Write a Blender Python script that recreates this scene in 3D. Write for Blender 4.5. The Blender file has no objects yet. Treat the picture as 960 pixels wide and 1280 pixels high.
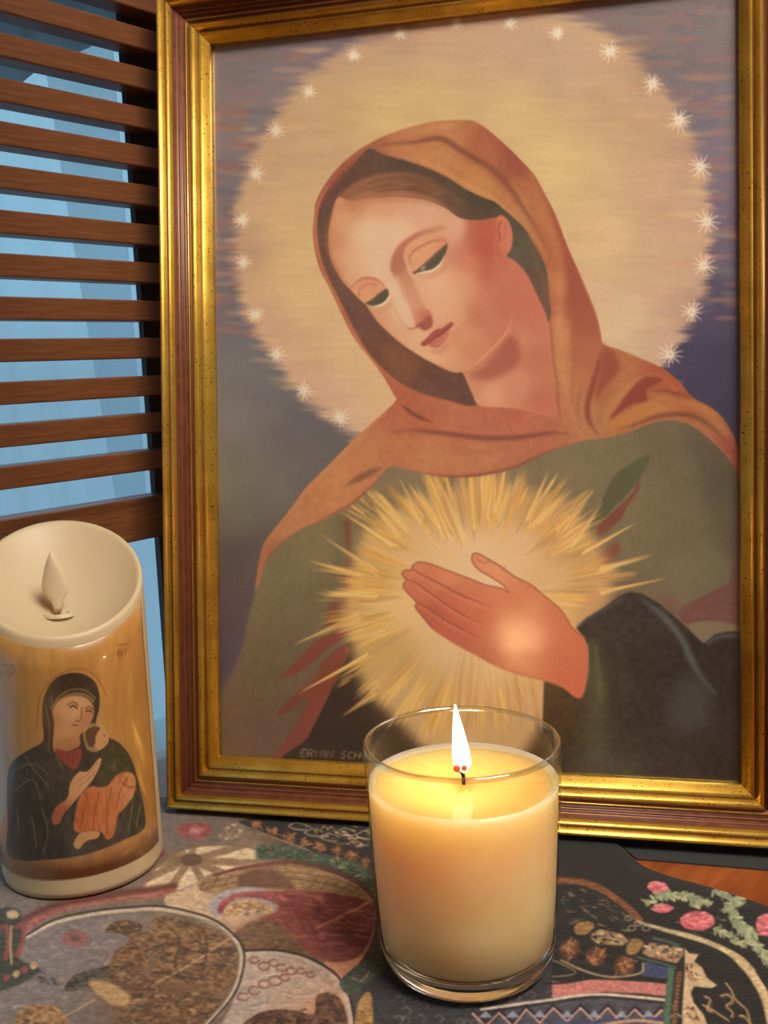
import bpy, bmesh, math, random
import numpy as np
from mathutils import Vector, Matrix

# ------------------------------------------------------------------ camera, world, lights, exposure
C = bpy.context.scene.collection
sc = bpy.context.scene
FOC, PITCH, ROLL, HC = 1266.68, .14617, -.03991, .24678       # focal length in pixels of the 960x1280 frame, metres, radians
FW = np.array([0, math.cos(PITCH), -math.sin(PITCH)]); UP0 = np.array([0, math.sin(PITCH), math.cos(PITCH)])
RT = np.array([math.cos(ROLL), 0, 0]) + math.sin(ROLL) * UP0
UPV = np.array([-math.sin(ROLL), 0, 0]) + math.cos(ROLL) * UP0
cam_d = bpy.data.cameras.new('camera'); cam = bpy.data.objects.new('camera', cam_d); C.objects.link(cam)
cam_d.sensor_fit = 'VERTICAL'; cam_d.sensor_height = 24; cam_d.lens = 24 * FOC / 1280; cam_d.clip_start = .01; cam_d.clip_end = 60
M = Matrix([[RT[i], UPV[i], -FW[i], (0, 0, HC)[i]] for i in range(3)] + [[0, 0, 0, 1]])
cam.matrix_world = M; sc.camera = cam; sc.cycles.transparent_max_bounces = 24
vs = sc.view_settings; vs.view_transform = 'Standard'; vs.look = 'None'; vs.exposure = 0.0; vs.gamma = 1.0; vs.use_curve_mapping = False

AZ = .67181                                                    # direction of the window wall
WD = Vector((math.sin(AZ), math.cos(AZ), 0)); WN = Vector((WD.y, -WD.x, 0)); Q0 = Vector((-.1431, .5886, 0))
def wp(s, n, z): return Q0 + WD * s + WN * n + Vector((0, 0, z))  # along the wall, into the room, up (table top = 0)

w = bpy.data.worlds.new('daylight'); sc.world = w; w.use_nodes = True
nt = w.node_tree; nt.nodes.clear()
o = nt.nodes.new('ShaderNodeOutputWorld'); b = nt.nodes.new('ShaderNodeBackground'); r = nt.nodes.new('ShaderNodeValToRGB')
tc = nt.nodes.new('ShaderNodeTexCoord'); sp = nt.nodes.new('ShaderNodeSeparateXYZ')
nt.links.new(tc.outputs['Generated'], sp.inputs[0]); nt.links.new(sp.outputs['Z'], r.inputs[0]); nt.links.new(r.outputs[0], b.inputs[0]); nt.links.new(b.outputs[0], o.inputs[0])
r.color_ramp.elements[0].position = .0; r.color_ramp.elements[0].color = (.17, .27, .35, 1)
r.color_ramp.elements[1].position = .30; r.color_ramp.elements[1].color = (.36, .66, .86, 1)
q = r.color_ramp.elements.new(.09); q.color = (.27, .47, .62, 1)
b.inputs[1].default_value = 2.1

def area(name, loc, target, size, power, col):
    d = bpy.data.lights.new(name, 'AREA'); d.shape = 'RECTANGLE'; d.size, d.size_y = size; d.energy = power; d.color = col
    ob = bpy.data.objects.new(name, d); C.objects.link(ob); ob.location = loc
    ob.rotation_euler = (Vector(target) - Vector(loc)).to_track_quat('-Z', 'Y').to_euler(); return ob
area('room_fill_light', (.6, -.25, 1.68), (0, .45, .1), (.8, .8), 60, (1, .93, .84))  # unseen overhead fill light, added to brighten the print and table
FLAME = (.0256, .3893, .098)
ld = bpy.data.lights.new('candle_flame_light', 'POINT'); ld.energy = .18; ld.color = (1, .63, .27); ld.shadow_soft_size = .0045
lo = bpy.data.objects.new('candle_flame_light', ld); C.objects.link(lo); lo.location = FLAME

def photo_px(X):
    """where world points (n,3) stand in the reference frame: used only to transfer the flat prints on to their surfaces"""
    V = np.asarray(X, float) - np.array([0, 0, HC]); d = V @ FW
    return 480 + FOC * (V @ RT) / d, 640 - FOC * (V @ UPV) / d
# ------------------------------------------------------------------ painter (numpy raster of flat print)
def blur1(a, s):
    # gaussian-like blur: three box passes each way
    if s < 0.35: return a
    r = max(1, int(round(s)))
    for ax in (0, 1):
        for _ in range(3 if s > 1 else 2):
            p = np.concatenate([np.repeat(np.take(a, [0], ax), r + 1, ax), a, np.repeat(np.take(a, [-1], ax), r, ax)], ax)
            c = np.cumsum(p, ax); n = a.shape[ax]; w = 2 * r + 1
            if ax == 0: a = (c[w:w + n] - c[:n]) / w
            else: a = (c[:, w:w + n] - c[:, :n]) / w
    return a

def spline(pts, closed, sub=6):
    P = np.array(pts, float); n = len(P)
    if n < 3: return P
    out = []
    t = np.arange(sub) / sub
    for i in range(n if closed else n - 1):
        if closed: a, b, c, d = P[(i - 1) % n], P[i], P[(i + 1) % n], P[(i + 2) % n]
        else: a, b, c, d = P[max(i - 1, 0)], P[i], P[i + 1], P[min(i + 2, n - 1)]
        for u in t:
            out.append(.5 * ((2 * b) + (c - a) * u + (2 * a - 5 * b + 4 * c - d) * u * u + (3 * b - a - 3 * c + d) * u ** 3))
    if not closed: out.append(P[-1])
    return np.array(out)

def fnoise(h, w, fx, fy, rng):
    # smooth value noise, cell size fx by fy pixels
    gh, gw = int(h / fy) + 3, int(w / fx) + 3
    g = rng.random((gh, gw)); y = np.arange(h) / fy; x = np.arange(w) / fx
    yi, xi = y.astype(int), x.astype(int); yf, xf = y - yi, x - xi
    yf = yf * yf * (3 - 2 * yf); xf = xf * xf * (3 - 2 * xf)
    a = g[yi][:, xi] * (1 - xf) + g[yi][:, xi + 1] * xf
    b = g[yi + 1][:, xi] * (1 - xf) + g[yi + 1][:, xi + 1] * xf
    return a * (1 - yf[:, None]) + b * yf[:, None]

class Canvas:
    def __init__(s, x0, y0, x1, y1, S, col=(128, 128, 128), seed=3):
        s.x0, s.y0, s.S = x0, y0, S; s.w, s.h = int((x1 - x0) * S), int((y1 - y0) * S)
        s.a = np.empty((s.h, s.w, 3)); s.a[:] = col; s.rng = np.random.default_rng(seed)
    def mask(s, P, soft=0):
        """coverage of polygon P (photo units); returns (iy0, ix0, mask)"""
        Q = (np.array(P) - (s.x0, s.y0)) * s.S; m = int(soft * s.S * 3) + 3
        ix0 = max(0, int(Q[:, 0].min()) - m); ix1 = min(s.w, int(Q[:, 0].max()) + m + 1)
        iy0 = max(0, int(Q[:, 1].min()) - m); iy1 = min(s.h, int(Q[:, 1].max()) + m + 1)
        if ix1 <= ix0 or iy1 <= iy0: return None
        W = ix1 - ix0; H = iy1 - iy0; SS = 3
        A, B = Q, np.roll(Q, -1, 0)
        acc = np.zeros((H * SS, W + 2))
        ys = iy0 + (np.arange(H * SS) + .5) / SS
        up = A[:, 1] < B[:, 1]
        lo = np.where(up, A[:, 1], B[:, 1]); hi = np.where(up, B[:, 1], A[:, 1])
        for k in range(len(A)):
            if lo[k] == hi[k]: continue
            i0 = max(0, int(math.ceil((lo[k] - iy0) * SS - .5))); i1 = min(H * SS, int(math.ceil((hi[k] - iy0) * SS - .5)))
            if i1 <= i0: continue
            yy = ys[i0:i1]; x = A[k, 0] + (yy - A[k, 1]) * (B[k, 0] - A[k, 0]) / (B[k, 1] - A[k, 1]) - ix0
            x = np.clip(x, 0, W); xi = np.floor(x).astype(int); f = x - xi
            sg = 1 if up[k] else -1; r = np.arange(i0, i1)
            np.add.at(acc, (r, xi), sg * (1 - f)); np.add.at(acc, (r, xi + 1), sg * f)
        c = np.abs(np.cumsum(acc, 1)[:, :W]).clip(0, 1).reshape(H, SS, W).mean(1)
        if soft: c = blur1(c, soft * s.S / 1.4)
        return iy0, ix0, c
    def grid(s, iy0, ix0, H, W):
        return (np.arange(W) + ix0 + .5)[None] / s.S + s.x0, (np.arange(H) + iy0 + .5)[:, None] / s.S + s.y0
    def color(s, col, iy0, ix0, H, W, fall=12.):
        if isinstance(col, np.ndarray): return col
        if not isinstance(col[0], (tuple, list)): return np.array(col, float)
        q = 4; hh, ww = (H + q - 1) // q + 1, (W + q - 1) // q + 1      # control colours blended by inverse distance
        X = (np.arange(ww) * q + ix0)[None] / s.S + s.x0; Y = (np.arange(hh) * q + iy0)[:, None] / s.S + s.y0
        num = np.zeros((hh, ww, 3)); den = np.zeros((hh, ww))
        for (x, y, r, g, b) in col:
            w = 1 / ((X - x) ** 2 + (Y - y) ** 2 + fall * fall) ** 1.6
            num += w[..., None] * np.array((r, g, b), float); den += w
        L = num / den[..., None]
        yi = np.arange(H) / q; xi = np.arange(W) / q; y0 = yi.astype(int); x0 = xi.astype(int)
        y1 = np.minimum(y0 + 1, hh - 1); x1 = np.minimum(x0 + 1, ww - 1); fy = (yi - y0)[:, None, None]; fx = (xi - x0)[None, :, None]
        return (L[y0][:, x0] * (1 - fx) + L[y0][:, x1] * fx) * (1 - fy) + (L[y1][:, x0] * (1 - fx) + L[y1][:, x1] * fx) * fy
    def put(s, m, col, alpha=1., fall=12., tex=0, dirn=(6, 2)):
        if m is None: return
        iy0, ix0, c = m; H, W = c.shape
        C = s.color(col, iy0, ix0, H, W, fall)
        if tex:
            n = fnoise(H, W, dirn[0] * s.S, dirn[1] * s.S, s.rng) + .5 * fnoise(H, W, dirn[0] * .5 * s.S, dirn[1] * .5 * s.S, s.rng) - .75
            C = C + tex * n[..., None] * np.array((1.1, 1., .8))
        v = s.a[iy0:iy0 + H, ix0:ix0 + W]; k = (c * alpha)[..., None]
        v[:] = v * (1 - k) + C * k
    def poly(s, P, col, soft=.5, alpha=1., smooth=True, fall=12., tex=0, dirn=(6, 2), clip=None):
        m = s.mask(spline(P, True) if smooth else P, soft)
        if m is not None and clip is not None:
            iy, ix, c = m; m = (iy, ix, c * clip[iy:iy + c.shape[0], ix:ix + c.shape[1]])
        s.put(m, col, alpha, fall, tex, dirn)
        return m
    def full(s, P, soft=.5, smooth=True):
        o = np.zeros((s.h, s.w)); m = s.mask(spline(P, True) if smooth else P, soft)
        o[m[0]:m[0] + m[2].shape[0], m[1]:m[1] + m[2].shape[1]] = m[2]; return o
    def line(s, P, w, col, soft=.5, alpha=1., smooth=True, taper=(1, 1), clip=None, **k):
        Q = spline(P, False) if smooth else np.array(P, float)
        d = np.gradient(Q, axis=0); d /= np.linalg.norm(d, axis=1)[:, None] + 1e-9
        n = np.stack([-d[:, 1], d[:, 0]], 1); t = np.linspace(0, 1, len(Q))
        ww = w * .5 * np.minimum(1, taper[0] + (1 - taper[0]) * t * 3) * np.minimum(1, taper[1] + (1 - taper[1]) * (1 - t) * 3)
        R = np.concatenate([Q + n * ww[:, None], (Q - n * ww[:, None])[::-1]])
        return s.poly(R, col, soft, alpha, smooth=False, clip=clip, **k)
def paint_print(S=1.3):
    c = Canvas(240, -60, 960, 1010, S, seed=5); rng = c.rng; H, W = c.h, c.w
    X, Y = c.grid(0, 0, H, W)
    full = [(240, -60), (960, -60), (960, 1010), (240, 1010)]
    bg = [(275,80,128,112,106),(290,150,132,118,112),(280,250,124,110,108),(285,330,116,102,104),(285,400,112,106,110),(290,460,120,115,110),
          (300,520,128,120,106),(285,600,124,117,86),(300,640,116,108,80),(340,600,116,106,88),(380,560,104,96,90),(420,560,98,92,88),(330,480,112,106,104),  # mild green-ochre by the left edge: a reflected glow put into the colour
          (380,520,104,98,98),(285,700,84,68,66),(290,760,84,66,72),(285,820,80,64,76),(310,700,86,72,64),(350,30,130,112,112),(440,15,128,108,110),
          (900,50,118,100,92),(890,130,116,104,104),(905,200,120,104,114),(905,290,110,92,106),(890,380,84,72,92),(900,450,60,55,78),(915,520,54,50,70),
          (860,470,66,60,82),(800,20,130,106,94),(740,0,132,108,100),(900,-30,112,96,90),(640,-30,140,112,100),(500,-20,135,110,104)]
    bg = [(x, y, r * .96, g_ * 1.0, b * 1.13) for x, y, r, g_, b in bg]
    c.poly(full, bg, 0, smooth=False, fall=30)
    # streaked sky touches: pink and blue horizontal dabs
    for i in range(460):
        if rng.random() < .5: x, y = 262 + rng.random() * 110, 20 + rng.random() * 400
        else: x, y = 790 + rng.random() * 140, -20 + rng.random() * 420
        if rng.random() < .22: x, y = 300 + rng.random() * 600, -20 + rng.random() * 60
        L = 8 + rng.random() * 26; w = 2.5 + rng.random() * 6
        col = [(150,98,96),(146,104,108),(104,104,112),(112,112,108),(160,118,100),(96,98,112)][int(rng.random() * 6)]
        tl = (rng.random() - .7) * 6
        c.line([(x - L, y), (x, y + tl * .5 + 1), (x + L, y + tl)], w, col, soft=2.2, alpha=.4 + .3 * rng.random(), taper=(0, 0))
    # halo with a ragged edge
    hb = [(470,560),(432,540),(400,516),(368,486),(344,452),(322,420),(303,388),(296,350),(292,310),(292,270),(303,225),(322,180),(352,132),(388,92),(436,60),
          (490,36),(560,16),(640,6),(710,18),(760,44),(806,80),(846,130),(874,190),(888,260),(888,330),(872,390),(846,436),(820,470),(780,520),(600,600)]
    m = blur1(c.full(hb, 0), 12 * S)
    n = fnoise(H, W, 34 * S, 5 * S, rng) * .6 + fnoise(H, W, 15 * S, 2.6 * S, rng) * .4 - .5
    m = np.clip((m + n * .5 - .2) / .62, 0, 1); m = m * m * (3 - 2 * m)
    hc = [(360,330,212,180,128),(350,260,206,172,126),(330,220,192,156,124),(312,310,184,148,124),(340,400,202,164,134),(370,450,205,168,136),(400,490,204,166,142),
          (430,520,204,170,148),(470,505,212,176,134),(440,450,214,182,134),(400,150,196,164,122),(450,110,198,166,120),(360,180,192,160,124),(560,60,192,158,128),
          (640,50,188,154,130),(700,90,188,156,130),(650,140,206,176,124),(540,120,204,174,120),(480,140,208,178,122),(760,130,190,156,120),(740,220,206,176,130),(700,200,212,184,126),
          (760,300,212,180,134),(820,220,198,162,128),(850,270,190,152,130),(820,330,200,166,134),(780,400,210,182,146),(830,420,196,164,144),(860,390,180,144,128),
          (860,190,180,142,118),(500,50,182,148,124),(430,80,184,152,124),(810,110,176,142,116),(380,380,216,184,132),(360,290,212,180,128),(790,160,190,156,118)]
    c.put((0, 0, m), hc, fall=25, tex=6, dirn=(40, 5))
    for i in range(150):                                               # pale and rosy dabs inside the rim
        t = rng.random() * 6.28; rr = 232 + rng.random() * 60; x = 590 + math.cos(t) * rr * 1.08; y = 290 + math.sin(t) * rr * 1.08
        if y > 540: continue
        L = 12 + rng.random() * 25; col = [(206,160,138),(214,176,124),(198,150,138),(214,188,140),(206,150,112)][int(rng.random() * 5)]
        c.line([(x - L, y), (x, y + 1), (x + L, y - 1)], 3 + rng.random() * 5, col, soft=2, alpha=.2 + .2 * rng.random(), taper=(0, 0))
    # stars
    stars = [(442,69,10),(386,114,10),(345,163,11),(320,217,11),(303,275,11),(304,328,10),(319,393,11),(345,443,11),(379,488,12),(425,522,12),(500,41,9),(571,28,9),
             (638,28,10),(697,41,11),(763,64,13),(816,104,14),(849,150,15),(876,208,14),(884,277,15),(880,332,14),(865,390,14),(838,443,15)]
    for (x, y, r) in stars:
        k = 12
        c.poly([(x + math.cos(a) * r * .35, y + math.sin(a) * r * .35) for a in np.arange(8) * .785], (226,204,182), soft=2.4, alpha=.4)
        for j in range(k):
            a = j * 6.283 / k + rng.random() * .25; L = r * (.85 + .4 * rng.random())
            c.line([(x + math.cos(a) * r * .12, y + math.sin(a) * r * .12), (x + math.cos(a) * L, y + math.sin(a) * L)], 2.0, (240,224,206), soft=.4, alpha=.95, smooth=False, taper=(1, .3))
    # dress
    dress = [(322,722),(318,745),(310,770),(305,800),(297,825),(284,850),(274,872),(262,960),(262,1005),(960,1005),(960,560),(925,590),(880,530),(830,510),(700,540),(560,580),(480,570),(400,640),(340,680)]
    dc = [(400,690,132,116,82),(350,720,122,108,80),(380,760,116,100,74),(340,830,108,88,66),(300,900,106,80,66),(330,930,102,76,62),(450,640,134,114,84),(500,600,134,114,88),
          (640,600,130,112,86),(700,575,128,112,84),(760,560,120,108,80),(830,560,110,98,76),(780,640,124,108,80),(860,640,112,100,76),(905,610,84,74,60),(850,720,120,108,80),
          (890,700,112,102,78),(895,740,108,98,76),(830,755,116,94,76),(400,880,92,76,60),(380,840,112,92,70),(915,680,92,78,62),(430,720,112,100,70)]
    dc = [(x, y, r * .96, g_ * .99, b * .98) for x, y, r, g_, b in dc]
    c.poly(dress, dc, 1.5, smooth=False, fall=22, tex=5, dirn=(4, 7))
    c.poly([(862,528),(890,550),(915,585),(926,620),(928,700),(905,680),(893,640),(880,590),(855,548)], (84,74,60), 8, .55)
    c.poly([(920,640),(932,640),(932,745),(912,735),(917,700)], (108,68,62), 3, .8)
    c.poly([(763,603),(778,586),(801,573),(813,568),(809,582),(801,597),(784,618),(760,642),(737,664),(752,628)], (84,86,58), 1.2, .95)
    c.poly([(798,602),(799,612),(785,632),(777,647),(762,662),(746,671),(750,655),(775,632),(790,617)], (124,68,56), 1.2)
    c.poly([(773,677),(775,692),(757,706),(742,701),(757,687)], (126,74,62), 1.5)
    c.poly([(932,722),(912,729),(885,742),(850,761),(850,772),(862,781),(886,776),(932,790)], (112,72,66), 1.2, 1, tex=8)
    c.poly([(860,782),(885,777),(915,780),(932,786),(932,800),(890,812),(872,800)], (122,106,82), 1.2)
    c.poly([(826,748),(846,748),(850,772),(866,790),(850,790)], (116,82,72), 3, .7)
    # lower left folds
    red = (126,62,48)
    c.poly([(344,852),(370,827),(395,802),(420,790),(446,778),(452,784),(435,793),(405,815),(390,829),(367,844),(352,847)], red, 1)
    c.poly([(344,894),(367,870),(385,850),(402,830),(420,812),(450,797),(458,806),(437,818),(425,842),(415,860),(400,892),(385,922),(371,952),(342,952),(352,932),(362,918),(372,900),(384,876),(376,876),(360,890)], [(360,880,112,60,48),(400,840,126,62,46),(400,880,132,60,46),(360,935,120,58,46)], 1.2)
    c.poly([(385,852),(395,838),(402,836),(392,852),(376,868)], (112,92,66), 2, .7)
    c.poly([(458,800),(437,816),(425,842),(415,862),(400,892),(385,922),(371,960),(700,960),(700,800)], [(430,880,46,34,25),(400,930,44,32,23),(440,820,62,50,34),(460,850,50,42,30),(480,880,56,44,32),(440,940,40,30,23)], 1, tex=4)
    c.poly([(428,655),(438,650),(440,700),(455,735),(450,765),(440,785),(408,785),(412,756),(430,745),(425,720),(434,700)], (120,70,50), 2.5, .9)
    c.poly([(418,650),(430,640),(432,670),(424,720),(414,740),(420,700)], (100,96,66), 4, .6)
    # glow and rays
    gl = [(430,760),(440,715),(455,670),(490,640),(540,618),(600,606),(660,612),(715,640),(748,680),(765,730),(750,780),(725,830),(690,880),(640,960),(560,960),(500,905),(455,860),(440,810)]
    gc = [(590,690,224,188,150),(560,660,214,176,128),(640,680,220,180,138),(520,680,214,176,120),(470,720,206,166,96),(490,760,220,186,120),(480,810,202,166,94),(520,860,200,164,108),(560,820,216,180,130),
          (600,860,208,170,122),(660,880,198,158,112),(700,720,208,168,116),(720,680,200,150,90),(740,760,200,150,98),(600,630,200,160,96),(540,630,192,152,92),(660,630,198,154,92),(690,780,210,170,120),(590,740,226,190,150)]
    c.poly(gl, gc, 9, .97, tex=0, fall=16)
    cx, cy = 598, 742
    def reach(a):
        # outline of the burst: angle -> radius of solid part and of the tips
        k = [(-180,150,222),(-160,158,215),(-140,160,232),(-120,150,186),(-105,140,180),(-90,138,176),(-78,138,180),(-60,140,168),(-48,150,210),(-35,150,214),(-20,160,208),(-8,160,222),(2,138,150),(20,120,135),(60,140,165),(90,170,200),(120,170,215),(140,165,220),(155,165,235),(168,155,228),(180,150,222)]
        d = math.degrees(a); d = (d + 180) % 360 - 180
        for i in range(len(k) - 1):
            if k[i][0] <= d <= k[i + 1][0]:
                u = (d - k[i][0]) / (k[i + 1][0] - k[i][0]); return k[i][1] * (1 - u) + k[i + 1][1] * u, k[i][2] * (1 - u) + k[i + 1][2] * u
        return 150, 200
    cols = [(220,172,84),(226,182,98),(208,154,66),(232,196,128),(192,136,68),(218,166,100),(236,208,150),(178,128,78),(216,172,112)]
    for i in range(620):
        a = rng.random() * 6.2832; r0, r1 = reach(a); g = rng.random()
        ri = 70 + rng.random() * 60; ro = min(ri + 30 + rng.random() * 60, r0 + (r1 - r0) * g ** 2.2)
        if ro < ri + 12: ri = ro - 30
        c.line([(cx + math.cos(a) * ri, cy + math.sin(a) * ri), (cx + math.cos(a) * ro, cy + math.sin(a) * ro)], 1.4 + rng.random() * 3, cols[int(rng.random() * 9)], soft=.6, alpha=.3 + .4 * rng.random(), smooth=False, taper=(.1, 0))
    for i in range(150):                                               # bundles of strokes that run out to ragged golden tips
        a = rng.random() * 6.2832; r0, r1 = reach(a); top = r0 + (r1 - r0) * (.15 + .85 * rng.random() ** 1.5)
        base = cols[int(rng.random() * 3)] if rng.random() < .7 else (192,146,96)
        for j in range(9):
            b = a + rng.normal() * .022; ro = top - abs(rng.normal()) * 16; ri = ro - 22 - 40 * rng.random(); k = 1 + (rng.random() - .5) * .22
            P = [(cx + math.cos(b + (rng.random() - .5) * .012) * q, cy + math.sin(b + (rng.random() - .5) * .012) * q) for q in (ri, ri * .5 + ro * .5, ro)]
            c.line(P, 1.2 + 2.2 * rng.random(), tuple(min(255, v * k) for v in base), soft=.45, alpha=.55, smooth=False, taper=(.5, .05))
    for (x, y, x2, y2, w) in [(588,576,592,660,9),(620,572,612,650,11),(634,568,622,640,7),(498,596,528,650,7),(532,604,560,672,12),(552,606,580,680,10),(640,600,622,650,6),(688,584,660,650,8),(714,604,672,660,14),
                              (742,612,700,668,12),(754,628,712,680,14),(420,636,492,680,8),(400,668,470,716,9),(392,742,470,748,9),(366,806,450,770,8),(462,624,500,672,8),(372,868,460,820,9),(424,898,470,866,8),
                              (795,654,730,690,8),(822,692,750,712,8),(838,722,750,740,7),(384,700,450,720,6),(440,800,480,790,8),(470,616,510,664,5)]:
        for j in range(16):
            u = rng.random() ** 1.6 * .5; ox, oy = rng.normal(size=2) * w * .28 * (.3 + u); ex, ey = rng.normal(size=2) * w * .3
            X0_, Y0_ = x + (x2 - x) * u + ox, y + (y2 - y) * u + oy
            c.line([(X0_, Y0_), (x2 + ex, y2 + ey)], 1.2 + 2 * rng.random(), [(222,174,84),(230,186,104),(200,144,62),(240,212,156)][j % 4], soft=.45, alpha=.85, smooth=False, taper=(.05, .5))
    for i in range(130):                                               # thin bright scratches
        a = rng.random() * 6.2832; r0, r1 = reach(a); ri = r0 * (.75 + .3 * rng.random()); ro = ri + 10 + 26 * rng.random()
        c.line([(cx + math.cos(a) * ri, cy + math.sin(a) * ri), (cx + math.cos(a) * ro, cy + math.sin(a) * ro)], 1.2, (232,208,164) if rng.random() < .6 else (150,104,70), soft=.4, alpha=.65, smooth=False, taper=(0, 0))
    for i in range(900):                                               # fine radial brushwork
        a = rng.random() * 6.2832; r0, r1 = reach(a); ri = 20 + rng.random() * 95; ro = min(ri + 22 + 50 * rng.random(), r0)
        col = [(232,200,152),(206,154,78),(218,176,128),(192,140,72),(226,188,140),(214,166,90)][int(rng.random() * 6)]
        c.line([(cx + math.cos(a) * ri, cy + math.sin(a) * ri), (cx + math.cos(a) * ro, cy + math.sin(a) * ro)], 1 + 2 * rng.random(), col, soft=.4, alpha=.4 + .4 * rng.random(), smooth=False, taper=(0, 0))
    for i in range(60):
        x = 560 + rng.random() * 118; c.line([(598 + (x - 598) * .6, 800), (x, 850), (598 + (x - 598) * 1.15, 920)], 2 + 3 * rng.random(), [(206,162,104),(186,140,92),(214,176,124)][i % 3], soft=.8, alpha=.35, taper=(0, 0))
    c.poly([(510,690),(560,672),(620,672),(660,690),(700,730),(700,780),(660,830),(600,850),(550,820),(505,780),(490,735)], (236,200,164), 18, .26)
    # right sleeve
    sl = [(680,852),(693,853),(720,869),(728,850),(733,815),(730,797),(720.6,785),(734,772),(756,759),(775,745),(788,740),(802,742),(826,756),(848,775),(880,805),(894,793),(907,790),(932,789),(945,789),(945,1005),(676,1005)]
    sc = [(740,795,62,54,46),(790,770,66,52,48),(850,850,54,44,44),(800,830,62,50,46),(760,850,78,78,56),(750,920,78,80,58),(770,950,74,74,56),(800,900,60,52,48),(850,900,56,50,52),(900,860,50,40,40),
          (880,920,58,50,48),(900,960,50,40,38),(850,960,62,56,48),(700,890,74,58,40),(700,940,66,54,40),(910,830,54,42,40),(720,960,66,60,48)]
    sc = [(x, y, r * .78, g_ * .78, b * .8) for x, y, r, g_, b in sc]
    c.poly(sl, sc, 1, smooth=False, fall=14, tex=14, dirn=(5, 5))
    c.line([(736,800),(742,840),(746,890),(742,950)], 24, (78,82,58), 6, .5)
    c.line([(744,806),(748,840),(752,880)], 4, (112,112,76), 3, .5)
    c.line([(762,800),(768,860),(776,920),(772,975)], 12, (50,40,36), 6, .5)
    c.line([(800,748),(815,759),(832,773),(853,800),(864,824),(878,848),(897,870)], 8, (92,104,108), 2.5, .75, taper=(.2, .2))
    c.line([(722,784),(738,772),(760,760),(780,746)], 4, (84,90,92), 2, .6)
    c.line([(884,806),(896,797),(910,795),(932,794)], 5, (86,92,96), 2, .7)
    c.poly([(850,845),(890,860),(885,900),(850,920),(835,890)], (76,80,84), 11, .6)
    c.poly([(715,940),(780,945),(800,965),(720,970)], (86,86,74), 10, .5)
    # mantle and veil
    mant = [(393,270),(395,252),(405,232),(422,210),(442,192),(462,179),(487,167),(515,158),(540,152),(565,150),(585,150),(596,153),(610,162),(635,184),(655,204),(669,220),(680,240),(695,270),(708,305),
            (722,337),(735,367),(746,395),(751,417),(755,430),(780,439),(801,448),(829,461),(851,479),(865,496),(890,510),(905,524),(919,549),(926,577),(934,605),(926,605),(919,586),(902,563),(882,544),(862,531),
            (840,525),(817,528),(784,541),(753,548),(730,551),(700,560),(672,572),(644,585),(612,593),(575,597),(537,594),(503,585),(486,584),(472,600),(445,627),(420,642),(400,652),(375,662),(352,680),(335,700),
            (327,720),(319,740),(321,715),(324,698),(329,680),(342,662),(360,640),(380,612),(400,591),(412,580),(431,560),(456,537),(481,515),(495,500),(492,493),(480,472),(462,447),(442,422),(427,392),(412,360),(400,337),(394,315),(391,290)]
    mc = [(420,610,192,126,78),(370,650,186,122,78),(450,560,190,122,78),(500,540,182,106,70),(520,520,176,94,66),(480,490,176,92,64),(600,530,184,100,76),(650,520,186,98,74),(600,565,184,116,78),(540,570,188,120,78),
          (680,540,178,100,74),(640,575,176,104,76),(698,420,194,124,82),(698,350,190,118,74),(710,470,188,122,78),(735,410,166,84,62),(722,370,160,80,60),(742,450,178,100,70),(692,290,176,98,62),(700,320,170,90,60),
          (560,170,184,120,76),(500,175,184,118,74),(605,175,168,92,62),(640,205,156,80,58),(662,240,168,96,62),(540,200,188,126,76),(600,235,192,132,76),(470,190,158,92,64),(400,270,168,86,60),(430,215,160,86,62),
          (780,455,176,108,66),(820,470,166,80,52),(850,500,166,84,52),(800,520,176,110,62),(840,510,176,112,62),(760,500,170,104,64),(740,520,172,114,74),(885,530,160,98,62),(910,570,152,74,54),(650,255,186,124,74),(720,520,186,120,78),
          (330,700,170,104,70),(410,390,168,92,64),(450,440,190,112,78)]
    mm = c.full(mant, .7)
    c.put((0, 0, mm), mc, fall=9, tex=9, dirn=(6, 6))
    L = lambda P, w, col, soft=1.5, alpha=.7, tp=(0, 0): c.line(P, w, col, soft, alpha, taper=tp, clip=mm)
    L([(470,184),(487,180),(520,177),(540,173),(557,175),(575,187),(592,197),(615,211),(635,232),(652,257),(670,284),(683,312)], 7, (122,66,50), 2, .8)
    L([(600,205),(625,222),(645,248),(662,272)], 10, (150,86,56), 3, .5)
    L([(600,160),(625,182),(650,210),(665,232)], 14, (152,76,56), 4, .5)
    L([(520,166),(550,158),(575,156)], 7, (206,142,88), 2.5, .5)
    L([(480,192),(510,196),(545,208),(580,228),(612,246),(640,268),(662,292)], 6, (204,140,84), 2, .6)
    L([(462,186),(490,186),(540,190),(580,206),(620,236)], 8, (196,132,80), 4, .4)
    L([(640,262),(660,285),(676,308),(686,330)], 5, (186,134,88), 1.5, .7)
    L([(655,222),(672,252),(688,290),(700,330),(706,370)], 12, (190,122,72), 4, .5)
    L([(672,224),(690,262),(706,302),(722,340),(738,378),(750,415)], 9, (152,66,52), 3, .6)
    c.poly([(704,300),(720,335),(736,372),(747,398),(752,425),(742,460),(722,500),(717,450),(714,400),(708,350)], [(720,360,156,76,58),(732,400,162,82,62),(735,440,176,98,70),(725,480,184,112,74)], 3, .85, clip=mm)
    L([(722,337),(735,367),(747,396),(752,418),(756,432)], 3, (206,130,80), 1, .8)
    L([(690,330),(688,380),(690,430),(696,480),(700,520),(712,545)], 3, (140,78,56), 1.5, .6)
    L([(700,340),(700,400),(704,460),(712,510)], 12, (204,140,90), 4, .5)
    L([(714,390),(717,450),(716,500),(724,535)], 3, (158,92,62), 1.5, .5)
    L([(754,430),(745,468),(735,504),(737,527),(750,546)], 7, (130,58,48), 2, .8)
    L([(728,480),(722,510),(728,540)], 3, (140,84,60), 1.5, .6)
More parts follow.
